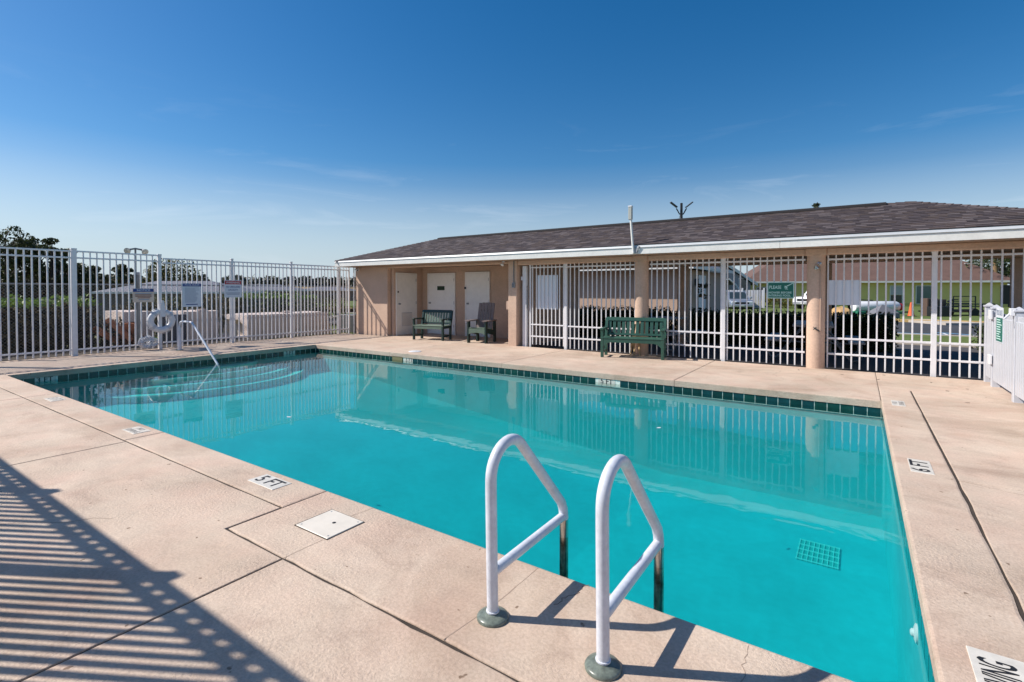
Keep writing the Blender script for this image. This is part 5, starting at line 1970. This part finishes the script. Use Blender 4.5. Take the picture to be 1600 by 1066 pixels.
# picnic tables under the roof
def picnic(name, loc, rz, label):
    e_ = empty(name, loc, rz, label, 'picnic table', 'picnic tables under the portico')

    def p(n, mb, m, sm=False):
        return part(n, mb, M[m], e_, local=True, smooth=sm)
    for i in range(3):
        x = -.37 + i * .25
        p('plank', MB().cbox(x, x + .24, -.92, .92, .735, .78, .008), 'grey')
    for s_ in (-1, 1):
        p('seat', MB().cbox(s_ * .76 - .14, s_ * .76 + .14, -.92, .92, .42, .46, .008), 'grey')
    for y in (-.6, .6):
        for s_ in (-1, 1):
            pts = [(s_ * .15, y, .735), (s_ * .35, y, .5), (s_ * .62, y, .10), (s_ * .70, y, .04), (s_ * .80, y, .06), (s_ * .86, y, .16), (s_ * .84, y, .42)]
            p('leg', MB().tube(pts, .022, 8), 'galv', True)
        p('crossbar', MB().tube([(-.84, y, .40), (.84, y, .40)], .018, 8), 'galv', True)
    return e_


pt = picnic('picnic_table', (-.82, 13.05, -.045), R(3), 'grey picnic table with tube legs behind the shower column')
p2 = copy_tree(pt)
p2.location = (-4.35, 13.1, -.045)
p2.rotation_euler = (0, 0, R(-12))
p2['label'] = 'grey picnic table with tube legs behind the green bench column'

# yellow-green house across the parking lot
YD = 48.0
pa, pb = at(1170, 51.0), at(1574, 45.2)
YRZ = math.atan2(pb.y - pa.y, pb.x - pa.x)
wd = (pb - pa).length
yh, yroof = hip_house('yellow_house', ((pa.x + pb.x) / 2, (pa.y + pb.y) / 2), YRZ, wd, 11, -.05, 2.28, 4.2, 6.0, 'long yellow green house with reddish brown hip roof across the car park', 'yellow_wall', 'brown_roof', .5)


def yx(px, d=48.0):
    return (px - (1170 + 1574) / 2) * d / F_PX


window(yh, yx(1399), yx(1414), .30, 1.92, ['glass', 'blind'], bars=2)
window(yh, yx(1433), yx(1455), .30, 1.92, 'glass_g')
window(yh, yx(1210), yx(1232), .9, 1.8, 'glass')
part('porch_shade', MB().box(yx(1538), yx(1574) - .02, -.04, -.002, .0, 2.0), M['black'], yh, local=True, label='flat black sheet painting the shade of an open entrance at the right end')  # flat black sheet: painted shade of the open entrance, no recess built
part('plinth', MB().cbox(-wd / 2 - .02, wd / 2 + .02, -.05, -.001, -.1, .30, .01), mat('cream_plinth', (0.58, 0.50, 0.16), 0.8, var=.1, vscale=2), yh, local=True)
part('gutter_line', MB().box(yx(1508), yx(1560), 1.75, 1.80, 4.0, 4.08), M['fascia'], yroof, local=True)
# grey house with a white bargeboard to its left
c = at(1128, 46.0)
gh = empty('grey_house', (c.x, c.y, -.05), YAW, 'grey gabled house with white bargeboards behind the white garden fence', 'house')
part('wall', MB().prism([(-3.6, -.1), (2.6, -.1), (2.6, 2.2), (-.5, 4.2), (-3.6, 2.2)], 0, 7, 'y'), M['grey_wall'], gh, local=True)
part('roof', MB().prism([(-4.1, 2.0), (-.5, 4.35), (3.1, 2.0), (3.1, 2.16), (-.5, 4.52), (-4.1, 2.16)], -.3, 7.3, 'y'), M['lilac_roof'], gh, local=True)
part('bargeboard', MB().prism([(-4.1, 1.9), (-.5, 4.25), (3.1, 1.9), (3.1, 2.18), (-.5, 4.54), (-4.1, 2.18)], -.36, -.301, 'y'), M['fascia'], gh, local=True)
window(gh, 1.55, 2.2, 1.1, 2.6, 'glass', bars=2)
window(gh, -.9, .3, 1.2, 2.4, 'glass', bars=2)
# carport with white frame
c = at(1143, 44.6)
cpn = empty('carport', (c.x, c.y, -.05), YAW, 'small carport with white arched front beside the grey house', 'carport')
part('arch', MB().tube([(-1.4, 0, 0), (-1.4, 0, 1.9), (-.9, 0, 2.45), (-.2, 0, 2.5), (.4, 0, 2.0), (.9, 0, 1.2), (1.1, 0, 0)], .07, 8), M['fascia'], cpn, local=True, smooth=True)
part('arch', MB().tube([(-1.4, 3, 0), (-1.4, 3, 1.9), (-.9, 3, 2.45), (-.2, 3, 2.5), (.4, 3, 2.0), (.9, 3, 1.2), (1.1, 3, 0)], .07, 8), M['fascia'], cpn, local=True, smooth=True)
part('cover', MB().prism([(-1.4, 1.9), (-.9, 2.45), (-.2, 2.5), (.4, 2.0), (.4, 2.04), (-.2, 2.56), (-.9, 2.5), (-1.4, 1.95)], .08, 2.9, 'y'), M['grey_wall'], cpn, local=True)
# white garden fence
a_, b_ = at(1132, 44.2), at(1194, 42.4)
gf = empty('garden_fence', (a_.x, a_.y, -.05), 0, 'white vertical board fence behind the silver car', 'fence')
dv = b_ - a_
n = int(dv.length / .2)
ga = math.atan2(dv.y, dv.x)
gbm = MB().cbox(-.085, .085, -.02, .02, .05, 1.55, .006).mesh('board', M['vinyl'])
for i in range(n):
    p_ = a_ + dv * ((i + .5) / n)
    o = put('board', gbm, gf, (p_.x, p_.y, -.05), (0, 0, ga))
for i in (0, n // 2, n):
    p_ = a_ + dv * (i / n)
    put('post', MB().cbox(-.07, .07, -.12, -.022, 0, 1.72, .008).mesh('post', M['vinyl']), gf, (p_.x, p_.y, -.05), (0, 0, ga))


# ------------------------------------------------------------------ vehicles
def wheel(parent, x, y, r, wd, ax='x'):
    q = Matrix.Rotation(PI / 2, 4, 'Y')
    w_ = part('wheel', MB().lathe([(r * .62, -wd / 2), (r * .94, -wd / 2), (r, -wd * .3), (r, wd * .3), (r * .94, wd / 2), (r * .62, wd / 2)], 24, (x, y, r), M=q), M['rubber'], parent, smooth=True, local=True)
    part('rim', MB().lathe([(.03, -wd * .46), (r * .6, -wd * .40), (r * .6, wd * .40), (.03, wd * .46)], 16, (x, y, r), M=q), M['grey'], w_, smooth=True, local=True)


def car(name, c, z, rz, label, paint, pickup=False):
    """front of the vehicle at local -y"""
    e_ = empty(name, (c.x, c.y, z), rz, label, 'pickup truck' if pickup else 'car')
    W_, Ln = (1.9, 5.3) if pickup else (1.78, 4.4)
    h0, hood, roofz = (.42, 1.12, 1.86) if pickup else (.24, .86, 1.47)
    ym = -Ln / 2
    prof = [(ym + .04, h0), (ym, h0 + .2), (ym + .03, hood - .22), (ym + .12, hood - .08), (ym + 1.15, hood), (Ln / 2 - .08, hood + (.06 if not pickup else 0)), (Ln / 2, hood - .15), (Ln / 2 - .03, h0)]
    # body with tucked-in sides
    mb = MB()
    xs_ = [(-W_ / 2, .94), (-W_ / 2 + .07, 1.0), (W_ / 2 - .07, 1.0), (W_ / 2, .94)]
    vs = []
    for x, k in xs_:
        for (y, zz) in prof:
            vs.append((x, y * (.985 if k < 1 else 1), h0 + (zz - h0) * k))
    np_ = len(prof)
    fs = [tuple(range(np_)), tuple(3 * np_ + i for i in range(np_))[::-1]]
    for j in range(3):
        for i in range(np_):
            i2 = (i + 1) % np_
            fs.append((j * np_ + i, j * np_ + i2, (j + 1) * np_ + i2, (j + 1) * np_ + i))
    mb.add(vs, fs)
    part('body', mb, M[paint], e_, local=True, smooth=True)
    # cabin
    y0, y1 = (ym + 1.2, ym + 3.2) if pickup else (ym + 1.05, Ln / 2 - .35)
    s0, s1 = (.45, .25) if pickup else (.85, .55)
    cab = MB()
    b0, b1, t_ = W_ / 2 - .06, W_ / 2 - .2, roofz
    v8 = [(-b0, y0, hood - .02), (b0, y0, hood - .02), (b0, y1, hood - .02), (-b0, y1, hood - .02), (-b1, y0 + s0, t_), (b1, y0 + s0, t_), (b1, y1 - s1, t_), (-b1, y1 - s1, t_)]
    cab.add(v8, [(0, 1, 5, 4), (1, 2, 6, 5), (2, 3, 7, 6), (3, 0, 4, 7), (4, 5, 6, 7)])
    cb_ = part('cabin', cab, M[paint], e_, local=True)
    V = [Vector(p) for p in v8]

    def glass(a, b, c_, d, nm):
        """pane slightly proud of a cabin face"""
        ctr = (V[a] + V[b] + V[c_] + V[d]) / 4
        nr = (V[b] - V[a]).cross(V[d] - V[a]).normalized()
        q = [ctr + (V[k] - ctr) * .86 + nr * .008 for k in (a, b, c_, d)]
        q += [p - nr * .006 for p in q]
        part(nm, MB().add(q, [(0, 1, 2, 3), (7, 6, 5, 4), (0, 4, 5, 1), (1, 5, 6, 2), (2, 6, 7, 3), (3, 7, 4, 0)]), M['glass'], cb_, local=True)
    glass(0, 1, 5, 4, 'windscreen')
    glass(1, 2, 6, 5, 'side_window')
    glass(3, 0, 4, 7, 'side_window')
    glass(2, 3, 7, 6, 'rear_window')
    for s_ in (-1, 1):
        x = s_ * (W_ / 2 - .30)
        part('headlight', MB().cbox(x - .2, x + .2, ym - .01, ym + .09, hood - .36, hood - .16, .03), M['lamp_lens'], e_, local=True)
        part('mirror', MB().cbox(s_ * (W_ / 2 + .1) - .09, s_ * (W_ / 2 + .1) + .09, y0 + .35, y0 + .45, hood + .04, hood + .2, .03), M[paint], e_, local=True)
        for yy in (ym + .85, Ln / 2 - .85):
            wheel(e_, s_ * (W_ / 2 - .08), yy, .38 if pickup else .32, .22)
    part('grille', MB().cbox(-.52, .52, ym - .012, ym + .06, hood - .40, hood - .22, .01), M['black'], e_, local=True)
    part('bumper', MB().cbox(-W_ / 2 + .05, W_ / 2 - .05, ym - .05, ym + .12, h0 + .02, h0 + .24, .04), M['grey' if pickup else paint], e_, local=True)
    part('number_plate', MB().cbox(-.16, .16, ym - .062, ym - .051, h0 + .08, h0 + .18, .002), M['fascia'], e_, local=True)
    if pickup:
        part('bed', MB().box(-W_ / 2 + .1, W_ / 2 - .1, ym + 3.35, Ln / 2 - .1, hood + .001, hood + .02), M['black'], e_, local=True)
    return e_


car('parked_car', at(1150, 42.2), -.1, YAW - R(12), 'silver car facing the portico before the white garden fence', 'car_silver')
car('pickup_truck', at(1291, 41.0), -.1, YAW - R(68), 'white pickup truck half hidden behind the shower column', 'car_white', True)

# white tank on a trailer, tarps, boulder, cone
c = at(1368, 29.5)
tk = empty('tank_trailer', (c.x, c.y, -.1), YAW, 'long white tank with green sides and red end on a low trailer', 'trailer')
prof = [(-.02, -1.3), (.22, -1.28), (.30, -1.2), (.30, 1.2), (.22, 1.28), (.02, 1.3)]
part('tank', MB().lathe([(.02, -1.32), (.26, -1.28), (.32, -1.15), (.32, 1.15), (.26, 1.28), (.02, 1.32)], 24, (0, 0, .62), M=Matrix.Rotation(PI / 2, 4, 'Y')), M['car_white'], tk, local=True, smooth=True)
part('red_cap', MB().lathe([(.22, 1.30), (.22, 1.44), (.12, 1.52), (.02, 1.54)], 18, (0, -.02, .60), M=Matrix.Rotation(PI / 2, 4, 'Y')), M['red'], tk, local=True, smooth=True)
part('cradle', MB().cbox(-1.3, 1.3, -.38, .38, .18, .36, .02), M['tarp_green'], tk, local=True)
part('drawbar', MB().bar((1.3, 0, .3), (2.2, 0, .3), .08, .08), M['dark_grey'], tk, local=True)
for s_ in (-1, 1):
    q = Matrix.Rotation(PI / 2, 4, 'X')
    part('wheel', MB().lathe([(.14, -.08), (.22, -.08), (.24, 0), (.22, .08), (.14, .08)], 18, (.1, s_ * .46, .24), M=q), M['rubber'], tk, local=True, smooth=True)
part('pipe', MB().tube([(-1.25, -.05, .9), (-1.0, -.05, 1.02), (-.2, -.05, .98)], .03, 6), M['black'], tk, local=True, smooth=True)
c = at(1380, 27.2)
tp = empty('tarp_heap', (c.x, c.y, -.1), YAW, 'pointed heap under a grey tarp in front of the white tank', 'tarp')
part('tarp', MB().add([(-.62, -.4, 0), (.62, -.4, 0), (.62, .5, 0), (-.62, .5, 0), (-.60, -.38, .34), (.60, -.38, .36), (.58, .45, .34), (-.58, .45, .36), (-.06, 0, .80), (.1, .1, .79)],
                      [(0, 1, 5, 4), (1, 2, 6, 5), (2, 3, 7, 6), (3, 0, 4, 7), (4, 5, 8), (5, 9, 8), (5, 6, 9), (6, 7, 9), (7, 8, 9), (7, 4, 8)]), M['tarp_grey'], tp, local=True)
c = at(1314, 26.5)
bmb = bmesh.new()
bmesh.ops.create_icosphere(bmb, subdivisions=3, radius=.5)
random.seed(2)
for v in bmb.verts:
    v.co *= 1 + .10 * math.sin(v.co.x * 9 + 1) * math.sin(v.co.y * 8) + random.uniform(-.03, .03)
    v.co.z *= .95
me = bpy.data.meshes.new('boulder')
bmb.to_mesh(me)
bmb.free()
me.materials.append(M['tan_stone'])
tag(put('boulder', me, None, (c.x, c.y, .14)), 'round tan boulder behind the hedge beside the shower column', 'boulder')
c = at(1424, 29.0)
cn_ = empty('traffic_cone', (c.x, c.y, -.09), 0, 'orange traffic cone standing at the far kerb', 'traffic cone')
part('body', MB().lathe([(.17, .10), (.14, .2), (.045, .86), (.02, .88)], 20), M['cone'], cn_, local=True, smooth=True)
part('base', MB().cbox(-.24, .24, -.24, .24, 0, .10, .02), M['black'], cn_, local=True)

# black utility trailer and a stand of dark cabinets
c = at(1500, 30.2)
ut = empty('utility_trailer', (c.x, c.y, -.1), YAW + R(6), 'black open rail trailer standing before the yellow house', 'trailer')
for s_ in (-.65, .65):
    for z in (.36, .58, .74):
        part('rail', MB().cbox(-1.5, 1.5, s_ - .025, s_ + .025, z, z + .055, .004), M['black'], ut, local=True)
    for k in range(5):
        part('post', MB().cbox(-1.5 + k * .75 - .025, -1.5 + k * .75 + .025, s_ - .027, s_ + .027, .30, .80, .004), M['black'], ut, local=True)
part('deck', MB().cbox(-1.5, 1.5, -.62, .62, .28, .35, .004), M['bin'], ut, local=True)
part('drawbar', MB().bar((-1.5, 0, .30), (-2.7, 0, .34), .08, .08), M['black'], ut, local=True)
for s_ in (-.74, .74):
    part('wheel', MB().lathe([(.16, -.09), (.25, -.09), (.27, 0), (.25, .09), (.16, .09)], 18, (.1, s_, .27), M=Matrix.Rotation(PI / 2, 4, 'X')), M['rubber'], ut, local=True, smooth=True)
c = at(1507, 31.2)
fr_ = empty('metal_rack', (c.x, c.y, -.05), YAW, 'thin dark metal frame standing behind the black trailer', 'frame')
for x in (-.68, .68):
    part('upright', MB().cbox(x - .025, x + .025, -.025, .025, 0, 1.12, .004), M['black'], fr_, local=True)
part('top_bar', MB().cbox(-.70, .70, -.024, .024, 1.121, 1.17, .004), M['black'], fr_, local=True)
part('mid_bar', MB().cbox(-.654, .654, -.02, .02, .82, .86, .004), M['black'], fr_, local=True)
c = at(1489, 31.0)
jb = empty('tool_mount', (c.x, c.y, -.05), YAW, 'dark angled tool head on a thin post left of metal frame', 'tool')
part('post', MB().tube([(0, 0, 0), (0, 0, .92)], .025, 8), M['black'], jb, local=True, smooth=True)
part('head', MB().prism([(-.32, .84), (-.1, .98), (.3, .98), (.3, .93), (-.05, .90), (-.26, .78)], -.06, .06, 'y'), M['black'], jb, local=True)
for (px, d, w_, h_, m, lab) in ((1452, 29.6, .62, 1.08, 'bin', 'brown cabinet left of the tall fence post across the car park'), (1466, 29.8, .55, 1.02, 'bin', 'brown cabinet right of the tall fence post across the car park'), (1467, 28.8, .95, .62, 'black', 'black box in front of the brown cabinets')):
    c = at(px, d)
    e_ = empty('cabinet', (c.x, c.y, -.08), YAW, lab, 'cabinet')
    part('case', MB().cbox(-w_ / 2, w_ / 2, -.25, .25, 0, h_, .012), M[m], e_, local=True)
    part('door', MB().cbox(-w_ / 2 + .03, w_ / 2 - .03, -.27, -.252, .05, h_ - .05, .006), M[m], e_, local=True)
    part('handle', MB().cbox(w_ / 2 - .09, w_ / 2 - .06, -.30, -.271, h_ * .5, h_ * .65, .004), M['grey'], e_, local=True)
# concrete pad in the lawn
c = at(1463, 24.3)
tag(put('concrete_pad', MB().cbox(-.9, .9, -1.6, 1.6, 0, .12, .01).mesh('concrete_pad', M['kerb']), None, (c.x, c.y, -.12), (0, 0, YAW)), 'pale concrete pad at the car park edge below the cabinets', 'concrete pad')

# twin-headed street lamp behind the roof
c = at(1064, 25)
sl = empty('street_lamp', (c.x, c.y, -.1), YAW, 'dark twin armed street lamp rising behind the roof ridge', 'street lamp')
part('pole', MB().tube([(0, 0, 0), (0, 0, 3), (0, 0, 5.86)], [.09, .075, .06], 10), M['black'], sl, local=True, smooth=True)
for s_ in (-1, 1):
    am = part('arm', MB().tube([(0, 0, 5.30), (s_ * .10, 0, 5.33), (s_ * .18, 0, 5.48), (s_ * .25, 0, 5.60)], .03, 8), M['black'], sl, local=True, smooth=True)
    part('lamp_head', MB().cbox(-.21, .21, -.09, .09, -.03, .03, .012, M=Matrix.Translation((s_ * .38, 0, 5.78)) @ Matrix.Rotation(-s_ * R(38), 4, 'Y')), M['dark_grey'], am, local=True)
part('cable', MB().tube([(-.02, .05, 5.35), (-.14, .05, 5.0), (-.10, .05, 4.2)], .012, 6), M['galv'], sl, local=True, smooth=True)

# a few dead leaves blown on to the far deck
lf = MB().prism([(0, 0), (.022, .012), (.05, .014), (.075, .004), (.06, -.012), (.03, -.016)], 0, .004)
lm = lf.mesh('fallen_leaf', M['bark'])
for (x, y, a, lab) in ((1.05, 9.55, .4, 'just beyond the top end of the long right joint'), (1.35, 9.9, 2.0, 'lying closest to the vinyl fence gate'), (.95, 10.3, 1.1, 'below the right end of the white metal fence'),
                       (-.2, 10.4, 2.6, 'right of the foot of the shower column'), (.35, 10.75, .2, 'against the foot of the white metal fence'), (1.2, 8.7, 3.0, 'on the slab right of the far corner marker tile'),
                       (.30, 10.2, 4.0, 'midway between shower column and vinyl fence'), (-.9, 10.6, 5.1, 'in front of the shower column')):
    o = put('fallen_leaf', lm, None, (x, y, .002), (0.1, .12, a))
    tag(o, 'small dead brown leaf ' + lab, 'leaf', 'dead leaves on the far right deck')
